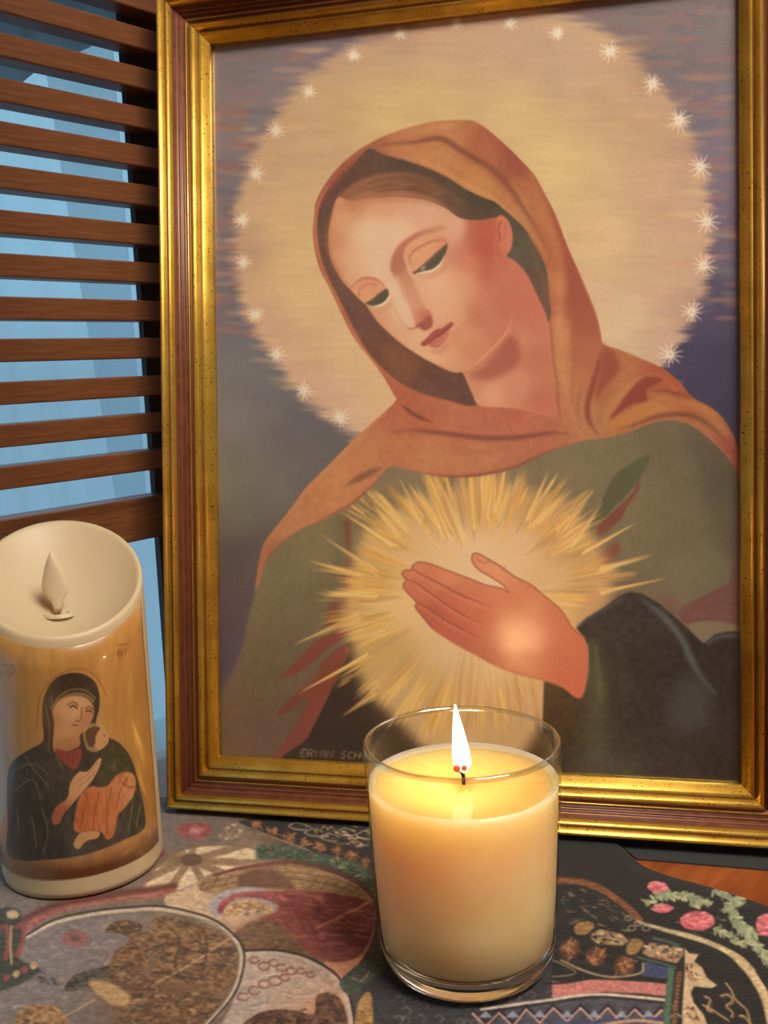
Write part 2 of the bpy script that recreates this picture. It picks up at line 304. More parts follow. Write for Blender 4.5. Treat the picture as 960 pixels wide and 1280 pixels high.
    c.poly([(757,434),(775,452),(772,470),(760,490),(745,505),(748,470)], (146,66,52), 4, .8, clip=mm)
    L([(765,545),(758,525),(770,500),(795,478),(815,470),(835,475)], 9, (186,126,72), 3, .7)
    L([(750,540),(742,520),(752,495),(775,470),(800,458)], 6, (188,126,74), 3, .5)
    c.poly([(762,524),(775,505),(790,485),(808,470),(830,475),(808,487),(810,500),(790,506),(775,516)], (134,52,42), 1.6, .85, clip=mm)
    L([(808,490),(830,488),(850,494),(870,500),(895,515)], 5, (128,56,44), 2, .7)
    L([(800,458),(830,466),(850,482),(866,500)], 7, (176,78,50), 2.5, .8)
    L([(812,496),(840,500),(870,506),(895,522),(910,545)], 10, (184,118,64), 3.5, .7)
    c.poly([(762,528),(785,516),(812,502),(835,510),(815,518),(790,530),(770,540)], (188,120,62), 2, .7, clip=mm)
    L([(766,538),(790,532),(818,522),(842,518),(865,520),(885,530),(905,550),(920,575)], 6, (112,62,44), 2, .75)
    L([(862,528),(880,540),(900,562),(916,590)], 5, (176,96,70), 1.8, .8)
    L([(890,512),(908,530),(921,556),(929,590)], 4, (150,70,50), 1.5, .6)
    L([(478,541),(516,538),(541,540),(575,544),(603,547.5),(644,547),(675,543),(700,541),(725,548)], 6, (122,64,58), 1.5, .85)
    L([(500,504),(519,519),(542,529)], 5, (116,58,50), 1.2, .8)
    L([(495,500),(510,522),(540,532),(580,538),(640,540)], 7, (190,106,76), 3, .5)
    L([(500,585),(537,594),(575,597),(612,593),(644,585),(672,572),(700,560),(735,551)], 6, (130,62,54), 1.6, .8)
    L([(500,565),(560,575),(620,572),(680,552)], 8, (194,124,84), 4, .4)
    L([(560,560),(600,566),(640,560)], 6, (176,92,72), 3, .5)
    L([(431,608),(456,594),(478,584)], 8, (118,76,58), 2.2, .8)
    L([(372,664),(400,653),(420,643),(445,628),(472,602),(488,584)], 6, (128,66,58), 1.6, .85)
    L([(328,715),(336,698),(352,680),(375,662)], 6, (128,80,58), 2, .6)
    L([(420,590),(460,560),(500,552),(560,556)], 12, (198,130,82), 5, .4)
    L([(496,503),(470,528),(440,556),(405,590),(372,628),(345,662),(328,690)], 4, (204,138,92), 2, .5)
    # hollow of the hood
    lin = [(460,186),(480,193),(505,200),(535,210),(560,222),(580,235),(600,245),(618,252),(628,260),(642,272),(657,287),(667,305),(677,322),(684,340),(687,375),(687,400),(660,430),(620,470),(597,506),(556,500),
           (540,496),(520,490),(497,478),(477,461),(452,431),(435,401),(420,368),(407,343),(400,325),(397,300),(396,280),(399,260),(407,242),(422,225),(442,205)]
    lc = [(410,270,98,70,60),(405,310,104,72,62),(420,350,108,74,64),(450,400,108,70,60),(480,440,112,72,56),(500,460,118,74,54),(540,480,104,66,56),(575,490,98,66,56),(460,200,96,68,54),(500,212,84,66,54),
          (560,232,84,66,52),(600,258,72,62,48),(640,290,84,78,62),(660,320,88,82,66),(670,350,96,78,62),(430,230,96,66,54),(680,380,110,80,66)]
    lm = c.full(lin, .8)
    c.put((0, 0, lm), lc, fall=10, tex=8, dirn=(5, 5))
    c.poly([(478,440),(500,432),(520,448),(518,470),(498,468)], (140,84,56), 6, .5, clip=lm)
    L([(461,184),(440,200),(420,220),(404,242),(396,262),(394,290),(399,320),(408,346),(424,378),(440,410),(458,440),(482,466),(508,484),(545,497),(600,507)], 4, (192,112,74), 1.2, .8)
    L([(455,190),(430,215),(412,238),(402,262)], 8, (132,66,56), 3, .7)
    c.line([(660,300),(672,330),(682,360),(686,385)], 5, (126,84,62), 2, .6, taper=(0, 0))
    c.line([(655,320),(666,345),(680,385)], 5, (110,74,56), 2, .5, taper=(0, 0))
    # hair
    hair = [(420,250),(430,238),(450,225),(475,217),(505,215),(530,220),(552,231),(572,244),(595,258),(625,266),(630,275),(612,276),(575,280),(555,266),(530,257),(505,254),(480,254),(455,257),(437,258),(420,270)]
    c.poly(hair, [(440,245,150,98,68),(480,228,134,88,62),(520,232,118,78,58),(560,248,100,72,54),(600,266,82,66,50),(500,250,160,104,74),(540,250,136,88,66),(460,250,168,110,76)], 2, .95, tex=8, dirn=(10, 3))
    for (P, a) in [([(435,245),(470,226),(510,224),(550,240)], .4), ([(440,252),(480,238),(520,238),(560,254),(590,270)], .5), ([(480,222),(520,222),(560,236),(600,258)], .4), ([(430,252),(460,236),(500,232),(540,244)], .3)]:
        c.line(P, 2.2, (84,58,44), 1.2, a, taper=(0, 0))
    c.line([(428,252),(450,247),(480,244),(512,245),(545,252),(570,264)], 9, (176,116,82), 3, .6, taper=(0, 0), clip=lm)
    # face and neck
    face = [(422,247),(437,251),(455,249),(480,247),(505,247),(530,250),(555,259),(575,272),(596,275),(618,272),(628,270),(637,280),(640,297),(637,312),(634,320),(645,327),(660,345),(672,370),(684,398),(689,440),(694,495),(696,521),
            (672,517),(637,510),(600,507),(590,492),(579,467),(572,466),(562,464),(545,456),(525,445),(505,432),(487,417),(472,402),(462,388),(455,378),(439,363),(427,350),(417,332),(412,318),(410,295),(414,270)]
    fc = [(460,290,222,184,150),(500,290,220,178,146),(430,270,208,148,106),(417,300,204,136,96),(425,335,208,148,110),(480,262,208,150,112),(440,260,196,132,92),(540,268,212,164,130),(570,284,214,166,134),(596,290,186,98,72),(608,310,186,86,66),
          (590,330,204,122,94),(612,345,194,106,82),(470,335,222,184,154),(440,335,216,170,134),(500,325,216,174,144),(490,365,220,182,150),(500,390,220,182,148),(545,350,220,170,136),(560,370,218,160,126),
          (578,355,214,152,118),(600,395,196,116,90),(592,430,206,132,100),(630,380,192,106,80),(560,452,212,152,116),(540,440,216,164,124),(505,422,214,162,126),(478,398,212,152,118),(520,425,220,172,136),
          (565,395,216,156,122),(575,420,208,140,106),(620,415,198,116,88),(655,380,194,106,82),(652,350,196,110,86),(652,420,202,126,98),(672,450,192,112,86),(645,480,206,134,104),(612,492,214,150,120),
          (600,478,200,130,104),(680,500,192,108,82),(662,400,196,110,86),(600,280,180,92,68),(622,290,190,98,74)]
    fm = c.full(face, .8)
    c.put((0, 0, fm), fc, fall=8)
    F = lambda P, w, col, soft=1.5, alpha=.7, tp=(0, 0): c.line(P, w, col, soft, alpha, taper=tp, clip=fm)
    c.poly([(600,462),(620,440),(636,420),(646,425),(650,450),(630,468),(605,475),(585,468)], (162,82,70), 5, .85, clip=fm)
    F([(572,464),(590,459),(606,446),(622,430),(635,412),(641,392)], 4, (218,148,108), 1.3, .7)
    F([(583,463),(600,455),(618,438),(634,418)], 2, (176,96,76), 1.2, .5)
    F([(641,392),(638,410),(628,428)], 3, (206,132,98), 2, .5)
    F([(560,466),(575,468),(590,464)], 2.5, (196,116,86), 1, .6)
    F([(412,262),(409,295),(413,322),(428,352),(455,380),(475,407),(505,434),(545,458)], 7, (208,128,88), 3, .65)
    F([(415,262),(440,254),(480,249),(525,251),(560,264)], 6, (184,112,78), 3, .6)
    c.line([(423,248),(414,268),(409,295),(413,322),(427,350),(440,364)], 5, (160,100,70), 3, .55, taper=(0, 0))
    c.poly([(430,290),(455,270),(500,272),(520,300),(490,330),(450,335)], (232,196,164), 12, .45, clip=fm)
    c.poly([(540,345),(560,342),(575,360),(565,390),(545,400),(535,375)], (228,184,150), 9, .4, clip=fm)
    c.poly([(520,438),(545,444),(560,450),(548,455),(530,447)], (228,184,148), 4, .5, clip=fm)
    # ear
    c.poly([(622,272),(630,270),(638,281),(641,297),(638,313),(630,318),(624,312),(621,295)], [(630,280,204,116,90),(634,300,212,124,98),(626,312,200,108,84)], 1, .95)
    c.line([(626,276),(623,286),(625,298),(622,304)], 3, (164,72,60), 1.2, .7)
    c.line([(630,276),(632,290),(628,302)], 1.6, (170,82,66), 1, .5)
    c.line([(620,300),(618,315),(622,330)], 3, (206,130,100), 2, .5)
    c.poly([(592,280),(612,282),(616,320),(606,350),(596,320)], (182,84,64), 8, .5, clip=fm)
    # right eye, brow hollow
    c.poly([(489,338),(490,322),(497,308),(508,298),(524,289),(545,283),(560,284),(545,290),(528,295),(512,305),(505,318),(508,336),(500,342)], [(495,325,180,104,80),(510,300,184,108,82),(545,286,196,128,98)], 2, .9)
    c.poly([(506,322),(509,308),(520,300),(535,295),(550,294),(560,299),(558,307),(546,314),(532,328),(517,338),(511,332)], [(515,312,216,154,112),(535,305,222,160,116),(552,302,206,134,100)], 1.3, .95)
    c.line([(513,331),(512,320),(521,311),(534,304),(549,300),(560,302)], 2.2, (176,98,74), 1, .75, taper=(.3, .1))
    c.poly([(517,341),(527,334),(537,325.5),(548,315),(559,305),(557,316),(550,329),(541,336.5),(531,339),(521,341)], (80,78,60), .7, .97)
    c.line([(517,341),(527,333),(537,324.5),(548,314),(560,304)], 2, (96,56,46), .7, .8, taper=(.3, .3))
    c.line([(520,341.5),(531,340),(541,337.5),(550,330),(556,319)], 2.0, (244,220,200), .5, 1, taper=(.1, .1))
    c.line([(516,341),(520,340)], 3, (146,62,54), .8, .9, smooth=False)
    c.line([(522,346),(535,346),(550,340),(560,328),(562,312)], 5, (204,134,104), 2.5, .7, taper=(0, 0))
    c.poly([(527,334),(532,332),(530,338),(526,338)], (172,170,150), .6, .6)
    # left eye
    c.poly([(440,362),(444,355),(453,349.5),(463,348),(474,353),(483,362),(476,366),(466,373),(458,379),(449,374)], [(450,360,216,148,108),(465,358,212,144,108),(455,370,218,152,112)], 1.2, .95)
    c.line([(437,362),(446,352),(456,347.5),(466,348),(476,353),(484,362)], 2.8, (178,98,78), 1.1, .8, taper=(.2, .2))
    c.line([(448,372),(450,361),(460,355),(472,357)], 2.4, (192,118,86), 1.3, .7)
    c.poly([(458,379),(465,375),(473,368),(483,361.5),(486,367),(482,375.5),(474,380.5),(465,382)], (76,76,58), .6, .97)
    c.line([(457,379.5),(466,374),(475,366.5),(484,361)], 1.6, (100,58,48), .6, .8)
    c.line([(466,383),(475,381.5),(483,376.5),(487,369)], 1.9, (242,218,198), .5, 1, taper=(.1, .1))
    c.line([(464,387),(476,388),(487,381),(491,371)], 4, (206,138,106), 2, .7, taper=(0, 0))
    # nose
    c.poly([(490,339),(490,326),(497,318),(507,336),(515,348),(524,367),(531,384),(537,390),(541,398),(540,408),(531,413),(523,409),(518,406),(513,388),(504,374),(496,357)], [(494,330,182,108,82),(500,350,196,134,104),(508,370,202,142,110),(520,380,208,150,116),(525,395,200,126,98),(535,395,196,106,86)], 2, .9)
    c.poly([(495,345),(503,362),(512,384),(519,403),(511,408),(504,403),(497,388),(489,365)], (226,190,158), 3, .6)
    c.poly([(519.5,407.5),(527,401),(536,393),(540.5,400),(539,408.5),(530.5,413),(525,409.5)], (158,80,68), .9, .92)
    c.poly([(523,400),(528,391),(534,387),(539,392),(532,397)], (204,110,90), 1.6, .8)
    c.line([(507,410),(515,411),(523,409)], 1.8, (170,104,82), .7, .8, taper=(.1, .5))
    c.line([(490,372),(495,389),(502,402),(507,409)], 1.5, (190,140,112), .8, .6, taper=(0, .5))
    # mouth
    c.poly([(536,431),(547,423),(559,415),(560,420),(555,428),(549,433.5),(542,434.5)], [(545,430,192,96,82),(555,421,202,112,98)], .8, .97)
    c.poly([(525.5,430),(533.5,422),(541,414.5),(547,411),(552,410.5),(557,407),(564,402.5),(566.5,406),(556,416),(543,424),(534,431),(529,432.5)], (164,74,66), .7, .97)
    c.line([(528,431),(536,429),(545,422.5),(556,414.5),(565,406)], 1.4, (124,48,46), .5, .85, taper=(.2, .5))
    c.line([(544,431),(552,427),(557,420)], 2.4, (216,134,118), 1.2, .6)
    c.line([(540,439),(550,439),(560,431)], 5, (190,120,92), 2.5, .7)
    c.line([(520,415),(528,420),(534,416)], 3, (224,184,152), 2, .5)
    # hand
    hand = [(734.6,810),(734,842),(725,873),(702,859),(680,850.6),(653,844),(621,833),(594,818),(569,804.6),(542,787),(529,772),(519,758.5),(520.6,753),(506,737),(504.5,730),(508,725.5),(502.5,718),(507,713),(515,712.5),(515,708),
            (523,703),(537,705),(561,714),(585.6,723),(607,731.5),(626,735.5),(636,741),(629,731.5),(615,722),(599,712.5),(590.5,702),(591,693.5),(597,692),(610,699),(626,708.4),(642.5,720.6),(664,731.5),(680,745),(697,758.5),(707.5,772),(716,785.6),(729,796.5)]
    hm = c.full(hand, .6)
    c.put((0, 0, hm), [(515,708,206,124,92),(560,720,212,128,90),(530,735,200,108,78),(545,765,186,88,68),(580,792,188,90,68),(560,745,196,102,76),(600,745,206,114,82),(640,755,206,116,82),(600,700,216,140,102),(625,715,216,140,100),(665,745,210,124,86),
                       (640,800,202,106,76),(690,780,204,108,76),(650,835,206,112,74),(700,810,204,104,74),(715,855,204,98,72),(610,820,190,92,66),(600,775,196,98,72)], fall=7)
    Hn = lambda P, w, col, soft=.9, alpha=.8, tp=(.3, .1): c.line(P, w, col, soft, alpha, taper=tp, clip=hm)
    for P in ([(515,710),(526,718),(548,729),(572,742),(596,752),(618,761)], [(507,724),(520,729),(537,741),(561,758),(583,771),(604,780)], [(519,751),(534,760),(556,775),(577,786),(598,797)]):
        Hn(P, 2.2, (140,58,46)); Hn([(x + 1, y + 4) for x, y in P], 5, (214,130,94), 2, .45)
    c.line(hand[9:20], 1.8, (150,66,50), .7, .8); c.line(hand[19:27], 1.8, (156,74,54), .7, .85); c.line(hand[26:42], 1.8, (156,74,54), .7, .85); c.line(hand[3:10], 2.2, (176,88,62), 1.2, .7)
    c.line([(596,695),(598,700),(608,704),(611,700)], 1.2, (176,96,74), .6, .8); c.line([(626,713),(633,708)], 1.2, (170,92,70), .6, .7); c.line([(656,737),(664,732)], 1.2, (170,92,70), .6, .6)
    Hn([(600,697),(608,700)], 3, (228,158,126), 1, .5)
    Hn([(640,742),(628,738)], 3, (168,76,60), 1.5, .7)
    c.line([(735,806),(735,842),(727,874)], 2, (222,134,100), 1, .6)
    # signature
    txt = {'E': [[(1,0),(0,.1),(0,.5),(.8,.5)],[(0,.5),(0,1),(1,1)],[(1,0),(.3,0)]], 'R': [[(0,1),(0,0),(.8,0),(1,.3),(.7,.5),(0,.5)],[(.5,.5),(1,1)]], 'W': [[(0,0),(.22,1),(.5,.15),(.78,1),(1,0)]], 'I': [[(.5,0),(.5,1)]],
           'N': [[(0,1),(0,0),(1,1),(1,0)]], '.': [[(.3,.9),(.5,1)]], 'S': [[(1,.1),(.4,0),(0,.25),(.9,.7),(.6,1),(0,.95)]], 'C': [[(1,.1),(.3,.1),(0,.5),(.3,1),(1,.9)]], 'H': [[(0,0),(0,1)],[(1,0),(1,1)],[(0,.5),(1,.5)]],
           'O': [[(.5,0),(0,.5),(.5,1),(1,.5),(.5,0)],[(.3,-.4),(.35,-.3)],[(.7,-.4),(.75,-.3)]], 'P': [[(0,1),(0,0),(.9,0),(1,.3),(.8,.5),(0,.5)]]}
    x = 375
    for ch in 'ERWIN. SCHOPF'.replace('F', ''):
        if ch == ' ': x += 3; continue
        wd = {'I': 1.5, '.': 3, 'W': 10}.get(ch, 6.2)
        for sgm in txt[ch]: c.line([(x + u * wd + (1 - v) * 1.5, 937 + v * 9 + (x - 375) * .045) for u, v in sgm], 1.3, (156,138,104), .35, .95, smooth=False)
        x += wd + 2.4
    # canvas grain
    g = (fnoise(H, W, 1.6, 1.6, rng) - .5) * 11 + (fnoise(H, W, 40, 30, rng) - .5) * 5
    c.a += g[..., None]
    return c
def paint_cloth(S=1.6):
    c = Canvas(-340, 960, 1300, 1640, S, (104, 94, 88), seed=11); rng = c.rng; H, W = c.h, c.w
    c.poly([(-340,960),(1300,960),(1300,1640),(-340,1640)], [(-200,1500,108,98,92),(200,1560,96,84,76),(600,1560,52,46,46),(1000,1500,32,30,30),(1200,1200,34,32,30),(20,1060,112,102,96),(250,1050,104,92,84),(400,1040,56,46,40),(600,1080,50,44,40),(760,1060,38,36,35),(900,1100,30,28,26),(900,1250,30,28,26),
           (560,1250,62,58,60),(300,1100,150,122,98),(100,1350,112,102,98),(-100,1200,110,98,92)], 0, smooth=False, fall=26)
    dk = (38, 32, 32); cream = (196, 176, 146); brown = (112, 78, 50); gl = (112, 106, 106)
    def dabs(P, cols, n, L, w, ang=0, al=.7, soft=.8):
        m = c.full(P, .6); Q = np.array(P); a0, a1 = Q.min(0), Q.max(0)
        for _ in range(n):
            x, y = a0 + rng.random(2) * (a1 - a0); t = ang + rng.normal() * .5; l = L * (.4 + rng.random())
            dx, dy = math.cos(t) * l, math.sin(t) * l * .6
            c.line([(x - dx, y - dy), (x + rng.normal(), y + rng.normal()), (x + dx, y + dy)], w * (.5 + rng.random()), cols[int(rng.random() * len(cols))], soft=soft, alpha=al, taper=(0, 0), clip=m)
    # pale ground streaks at the left and behind the candle
    dabs([(-160,1040),(420,1040),(300,1110),(150,1130),(-160,1180)], [(130,118,108),(92,84,82),(120,106,94)], 160, 12, 3, -.3, .5)
    c.poly([(221,1036),(232,1030),(250,1029),(264,1034),(262,1043),(248,1048),(228,1046)], (138,62,66), 1.5, tex=20, dirn=(4, 2))
    c.poly([(236,1037),(246,1034),(256,1037),(248,1042),(238,1042)], (186,130,122), 1.5, .8)
    dabs([(274,1042),(292,1030),(304,1036),(296,1048),(280,1050)], [(190,160,130),(150,120,96)], 24, 3, 3, 0, .9)
    c.poly([(194,1068),(202,1063),(207,1066),(200,1072)], (130,52,52), 1)
    # fan shaped shell
    shell = [(178,1113),(192,1088),(212,1070),(240,1059),(270,1056),(300,1057),(325,1064),(330,1070),(320,1077),(290,1085),(262,1093),(236,1108),(200,1116)]
    c.poly(shell, cream, 1, tex=16); sm = c.full(shell, .5)
    for a in (-172, -150, -118, -85, -30, 5, 40, 75, 110, 140, 165):
        t = math.radians(a); c.line([(238, 1075), (238 + math.cos(t) * 30, 1075 + math.sin(t) * 14), (238 + math.cos(t) * 85, 1075 + math.sin(t) * 42)], 9, (124,98,68), 1.2, .85, taper=(.3, 1), clip=sm)
    c.poly([(226,1072),(240,1066),(252,1071),(248,1080),(232,1082)], (96,68,50), 1.2)
    c.line(shell[:8], 2, (110,84,60), .8, .8)
    # pink and dark band outside the big ring
    c.line([(24,1166),(50,1146),(90,1130),(140,1122),(180,1118),(220,1110)], 12, (156,92,80), 1.5, .95, tex=30)
    c.line([(28,1150),(60,1134),(110,1124),(160,1115),(222,1106)], 7, (98,52,42), 1.5, .95)
    # second ring (rose)
    r2 = [(205,1126),(233,1110),(267,1094),(300,1085),(333,1080),(367,1079),(400,1085),(433,1097),(458,1113),(470,1133),(469,1167),(454,1200),(427,1226),(400,1250),(300,1260),(250,1180)]
    c.line([(320,1066),(360,1066),(400,1071),(436,1083),(462,1100),(480,1140),(478,1190),(450,1240)], 17, (66,84,66), 1.5, 1, tex=40, dirn=(4, 3))
    dabs([(320,1060),(400,1064),(470,1095),(480,1140),(430,1100),(360,1075)], [(170,150,120),(120,60,60),(60,78,60)], 50, 5, 2.5, .5, .8)
    m = c.poly(r2, [(240,1120,188,160,132),(300,1130,186,156,130),(290,1100,150,118,82),(440,1210,182,128,98),(330,1180,120,90,64),(400,1200,130,96,74)], 1, tex=16); rm = c.full(r2, .6)
    c.poly([(246,1106),(268,1094),(300,1086),(333,1081),(367,1080),(400,1086),(433,1098),(456,1114),(452,1124),(400,1114),(340,1108),(270,1118)], (146,118,82), 1, 1, tex=25)
    for i in range(14): c.line([(250 + i * 15, 1112 - i * 2 * (i < 9)), (260 + i * 15, 1090 + i)], 1.4, (96,70,48), .5, .8, clip=rm)
    for q in (0, 8, 16): c.line([(250,1112 - q * .8),(300,1102 - q),(360,1098 - q),(420,1108 - q),(456,1122 - q)], 1.3, (98,72,50), .5, .8, clip=rm)
    c.poly([(296,1100),(312,1088),(340,1086),(366,1104),(364,1112),(330,1110),(305,1112)], (104,72,54), 1.5, .9)
    c.poly([(262,1140),(261,1128),(275,1116),(300,1109),(325,1110),(335,1116),(320,1120),(345,1130),(346,1140),(325,1126),(300,1125),(284,1133),(283,1144),(270,1146)], (150,144,148), 1)
    c.poly([(272,1140),(275,1128),(292,1118),(318,1114),(345,1114),(373,1112),(413,1116),(460,1127),(469,1138),(463,1173),(447,1197),(426,1202),(407,1201),(385,1192),(366,1172),(352,1158),(332,1158),(318,1160),(326,1148),(344,1140),(348,1132),(330,1124),(300,1122),(284,1130),(278,1142)],
           [(300,1118,146,70,74),(400,1140,136,68,66),(440,1170,112,52,50),(380,1170,142,78,70)], 1, tex=30, dirn=(8, 3))
    dabs([(345,1120),(420,1118),(465,1135),(450,1195),(405,1198),(360,1165)], [(176,110,100),(104,38,44),(150,74,74),(120,48,50)], 130, 13, 2.2, .35, .7)
    c.line([(395,1160),(420,1148),(462,1128)], 3, (196,138,106), 1, .8)
    c.poly([(280,1142),(284,1132),(300,1126),(322,1127),(340,1135),(336,1142),(318,1136),(300,1138),(290,1146)], (176,142,96), 1, tex=50)
    dabs([(284,1140),(300,1126),(340,1135),(318,1146)], [(90,78,72),(190,160,110)], 20, 3, 2)
    c.poly([(292,1172),(297,1162),(320,1150),(345,1154),(365,1172),(385,1192),(366,1199),(330,1192),(308,1188)], (112,84,60), 1.5, tex=30)
    c.poly([(404,1203),(430,1203),(452,1196),(446,1206),(430,1226),(418,1216)], (184,130,98), 1)
    c.line(r2[2:13], 3.2, (112,48,50), .8, .95); c.line(r2[5:13], 1.4, (60,40,40), .5, .8)
    # third ring
    r3 = [(304,1192),(320,1190),(342,1190),(373,1197),(407,1213),(427,1233),(437,1262),(440,1300),(300,1330),(240,1310),(268,1290),(292,1250)]
    c.poly(r3, [(330,1210,168,150,142),(390,1225,166,144,132),(300,1260,160,144,136),(400,1260,176,132,100),(350,1290,150,126,108)], 1, tex=14)
    for (x, y, r) in [(318,1200,6),(330,1208,7),(342,1204,6),(352,1210,6),(364,1214,6),(376,1214,5),(388,1218,5),(304,1246,7),(318,1238,7),(330,1230,7),(344,1226,8),(356,1222,6)]:
        c.line([(x + math.cos(t) * r, y + math.sin(t) * r * .7) for t in np.arange(0, 6.4, .8)], 2, (118,66,52), .6, .85)
    dabs([(300,1262),(380,1232),(395,1240),(300,1290)], [(120,112,112),(190,160,140)], 40, 14, 2.5, -.35, .6)
    c.poly([(296,1290),(320,1268),(345,1262),(372,1264),(392,1268),(396,1246),(410,1241),(426,1250),(434,1275),(436,1310),(300,1320)], (88,58,42), 1.2, tex=50, dirn=(5, 4))
    dabs([(300,1288),(345,1264),(430,1262),(436,1310),(300,1320)], [(54,36,30),(120,84,58)], 60, 6, 2.5, .3)
    c.line([(304,1191),(342,1190),(373,1197),(407,1213),(427,1233),(437,1262),(440,1300)], 5, (176,162,150), .8); c.line([(304,1188),(344,1187),(376,1194),(410,1210),(431,1232),(441,1262),(444,1300)], 2.4, dk, .6)
    # big ring with clouds and roofs
    big = [(-60,1230),(-20,1200),(32,1172),(67,1153),(117,1142),(167,1137),(200,1136),(233,1142),(267,1153),(290,1170),(302,1193),(297,1227),(283,1253),(256,1284),(200,1325),(120,1360),(0,1370),(-90,1330)]
    c.poly(big, [(60,1180,118,110,112),(40,1240,114,106,106),(250,1170,112,98,80),(220,1210,116,84,56),(150,1160,120,110,108),(200,1270,100,72,50),(60,1300,106,94,88)], 1, tex=14)
    dabs([(0,1180),(120,1145),(160,1180),(100,1240),(0,1280)], [(150,138,124),(96,92,98),(168,150,126)], 80, 9, 2.5, -.35, .55)
    def patch(P, col, n=30, cols=((62,46,32),(150,112,70),(86,62,42))):
        c.poly(P, col, 1.2, .95, tex=50, dirn=(5, 3)); dabs(P, cols, n, 7, 2.4, .35, .8)
    patch([(132,1163),(145,1151),(165,1150),(178,1158),(165,1170),(148,1166)], (96,74,50))
    patch([(190,1152),(205,1145),(235,1152),(260,1160),(284,1172),(298,1195),(292,1228),(270,1240),(240,1232),(205,1225),(190,1215),(200,1195),(180,1190),(160,1180),(165,1166),(185,1163)], (118,86,56), 190, ((70,52,36),(160,124,80),(92,66,44),(74,72,68)))
    patch([(138,1205),(142,1192),(162,1178),(175,1184),(186,1202),(170,1216),(150,1214)], (120,84,52))
    patch([(106,1230),(122,1212),(150,1206),(170,1215),(195,1228),(210,1240),(240,1240),(275,1245),(262,1275),(225,1300),(170,1290),(140,1262),(116,1240)], (108,78,50), 150, ((66,48,36),(164,132,88),(90,62,42),(60,58,54)))
    patch([(80,1236),(92,1220),(118,1210),(136,1208),(130,1222),(108,1232),(90,1240)], (66,60,54), 20, ((40,36,34),(96,86,74)))
    patch([(20,1272),(30,1260),(55,1256),(75,1262),(85,1280),(100,1300),(20,1310)], (140,106,64), 40)
    c.poly([(110,1226),(135,1228),(158,1242),(160,1256),(140,1256),(122,1244)], (176,144,98), 2, .8, tex=30)
    c.line([(195,1229),(230,1210),(288,1172)], 2.4, (176,142,104), .8, .9); c.line([(78,1272),(118,1250)], 2.4, (170,136,100), .8, .9)
    for P in ([(180,1190),(210,1180),(250,1190),(290,1186)], [(200,1200),(240,1205),(292,1208)], [(190,1215),(230,1222),(280,1226)], [(215,1160),(225,1180),(218,1205),(232,1228)], [(255,1162),(258,1190),(250,1225)]):
        c.line(P, 1.6, (58,48,44), .6, .8)
    c.poly([(76,1172),(84,1164),(98,1162),(110,1168),(108,1178),(94,1184),(80,1180)], (134,82,80), 1.6, .9); c.poly([(88,1170),(98,1168),(100,1174),(90,1177)], (96,72,64), 1, .9)
    dabs([(46,1216),(58,1214),(72,1228),(60,1232),(48,1226)], [(44,40,44),(80,74,74)], 26, 5, 2.2, .2, .9)
    c.line(big[:14], 6.5, (180,164,144), .9, 1); c.line([(x, y - 3.4) for x, y in big[:9]] + [(x + 3.2, y - 1) for x, y in big[9:14]], 2.4, dk, .6, .95); c.line([(x, y + 3.6) for x, y in big[:8]] + [(x - 3.6, y) for x, y in big[8:14]], 1.4, (96,82,74), .5, .7)
    # ornament at far left
    c.poly([(-20,1200),(-20,1150),(0,1136),(16,1134),(26,1142),(28,1170),(22,1196),(40,1206),(50,1214),(20,1232),(-20,1240)], (58,62,50), 1.2, tex=26)
    for P in ([(18,1160),(28,1156),(28,1176),(20,1196)], [(0,1160),(8,1158),(10,1180),(6,1200)]): c.line(P, 6, (138,66,64), 1, .95)
    c.line([(14,1156),(13,1180),(14,1206)], 3, (176,150,112), .8, .9); c.poly([(8,1140),(18,1137),(24,1143),(18,1148),(10,1147)], (176,150,116), 1)
    for i, x in enumerate((8, 20, 30, 42)): c.poly([(x - 5, 1222 - i * 5), (x, 1217 - i * 5), (x + 5, 1220 - i * 5), (x, 1227 - i * 5)], [(140,60,66),(170,140,100)][i % 2], .8)
    # dark band with blossoms below the frame
    band = [(296,1028),(320,1020),(480,1020),(480,1094),(455,1078),(420,1070),(388,1063),(345,1047),(310,1036)]
    c.poly(band, (38,33,30), 1, smooth=False, tex=10); c.line([(296,1029),(345,1048),(388,1063)], 1.6, (160,148,130), .6, .8)
    for (x, y) in [(320,1032),(341,1039),(361,1047),(381,1053),(400,1058),(422,1063),(440,1070),(458,1078)]:
        for k in range(26): c.line([(x + rng.normal() * 4, y + rng.normal() * 3.4), (x + rng.normal() * 4.5, y + rng.normal() * 4)], 2.2, [(124,80,46),(156,108,66),(88,54,32)][k % 3], .6, .9, smooth=False)
    for (x, y) in [(372,1032),(392,1040),(412,1046),(432,1040),(450,1052),(425,1050),(456,1044)]:
        c.line([(x - 12, y), (x - 4, y + 4), (x + 10, y + 5), (x + 12, y - 1), (x - 2, y - 5), (x - 12, y)], 1.6, [(170,156,128),(140,104,60)][int(x) % 2], .6, .9, smooth=False)
    dabs([(375,1030),(465,1034),(465,1060),(420,1052)], [(140,112,64),(176,160,132),(40,34,30)], 60, 5, 2.4, .3, .9)
    # ground around the glass foot
    g2 = [(452,1232),(482,1190),(500,1200),(740,1200),(740,1345),(440,1345)]
    c.poly(g2, (54,52,56), 2, smooth=False, tex=14)
    for k in range(70):
        x, y = 478 + rng.random() * 250, 1215 + rng.random() * 150
        c.line([(x, y), (x + 6, y - 4), (x + 12, y + 1), (x + 8, y + 5)], 1.5, (122,116,116), .5, .8)
    c.poly([(446,1262),(452,1246),(462,1240),(466,1260),(464,1300),(444,1300)], (156,118,66), 1, tex=30); dabs([(446,1262),(462,1240),(464,1300),(444,1300)], [(96,66,40),(190,150,96)], 20, 6, 2, 1.2)
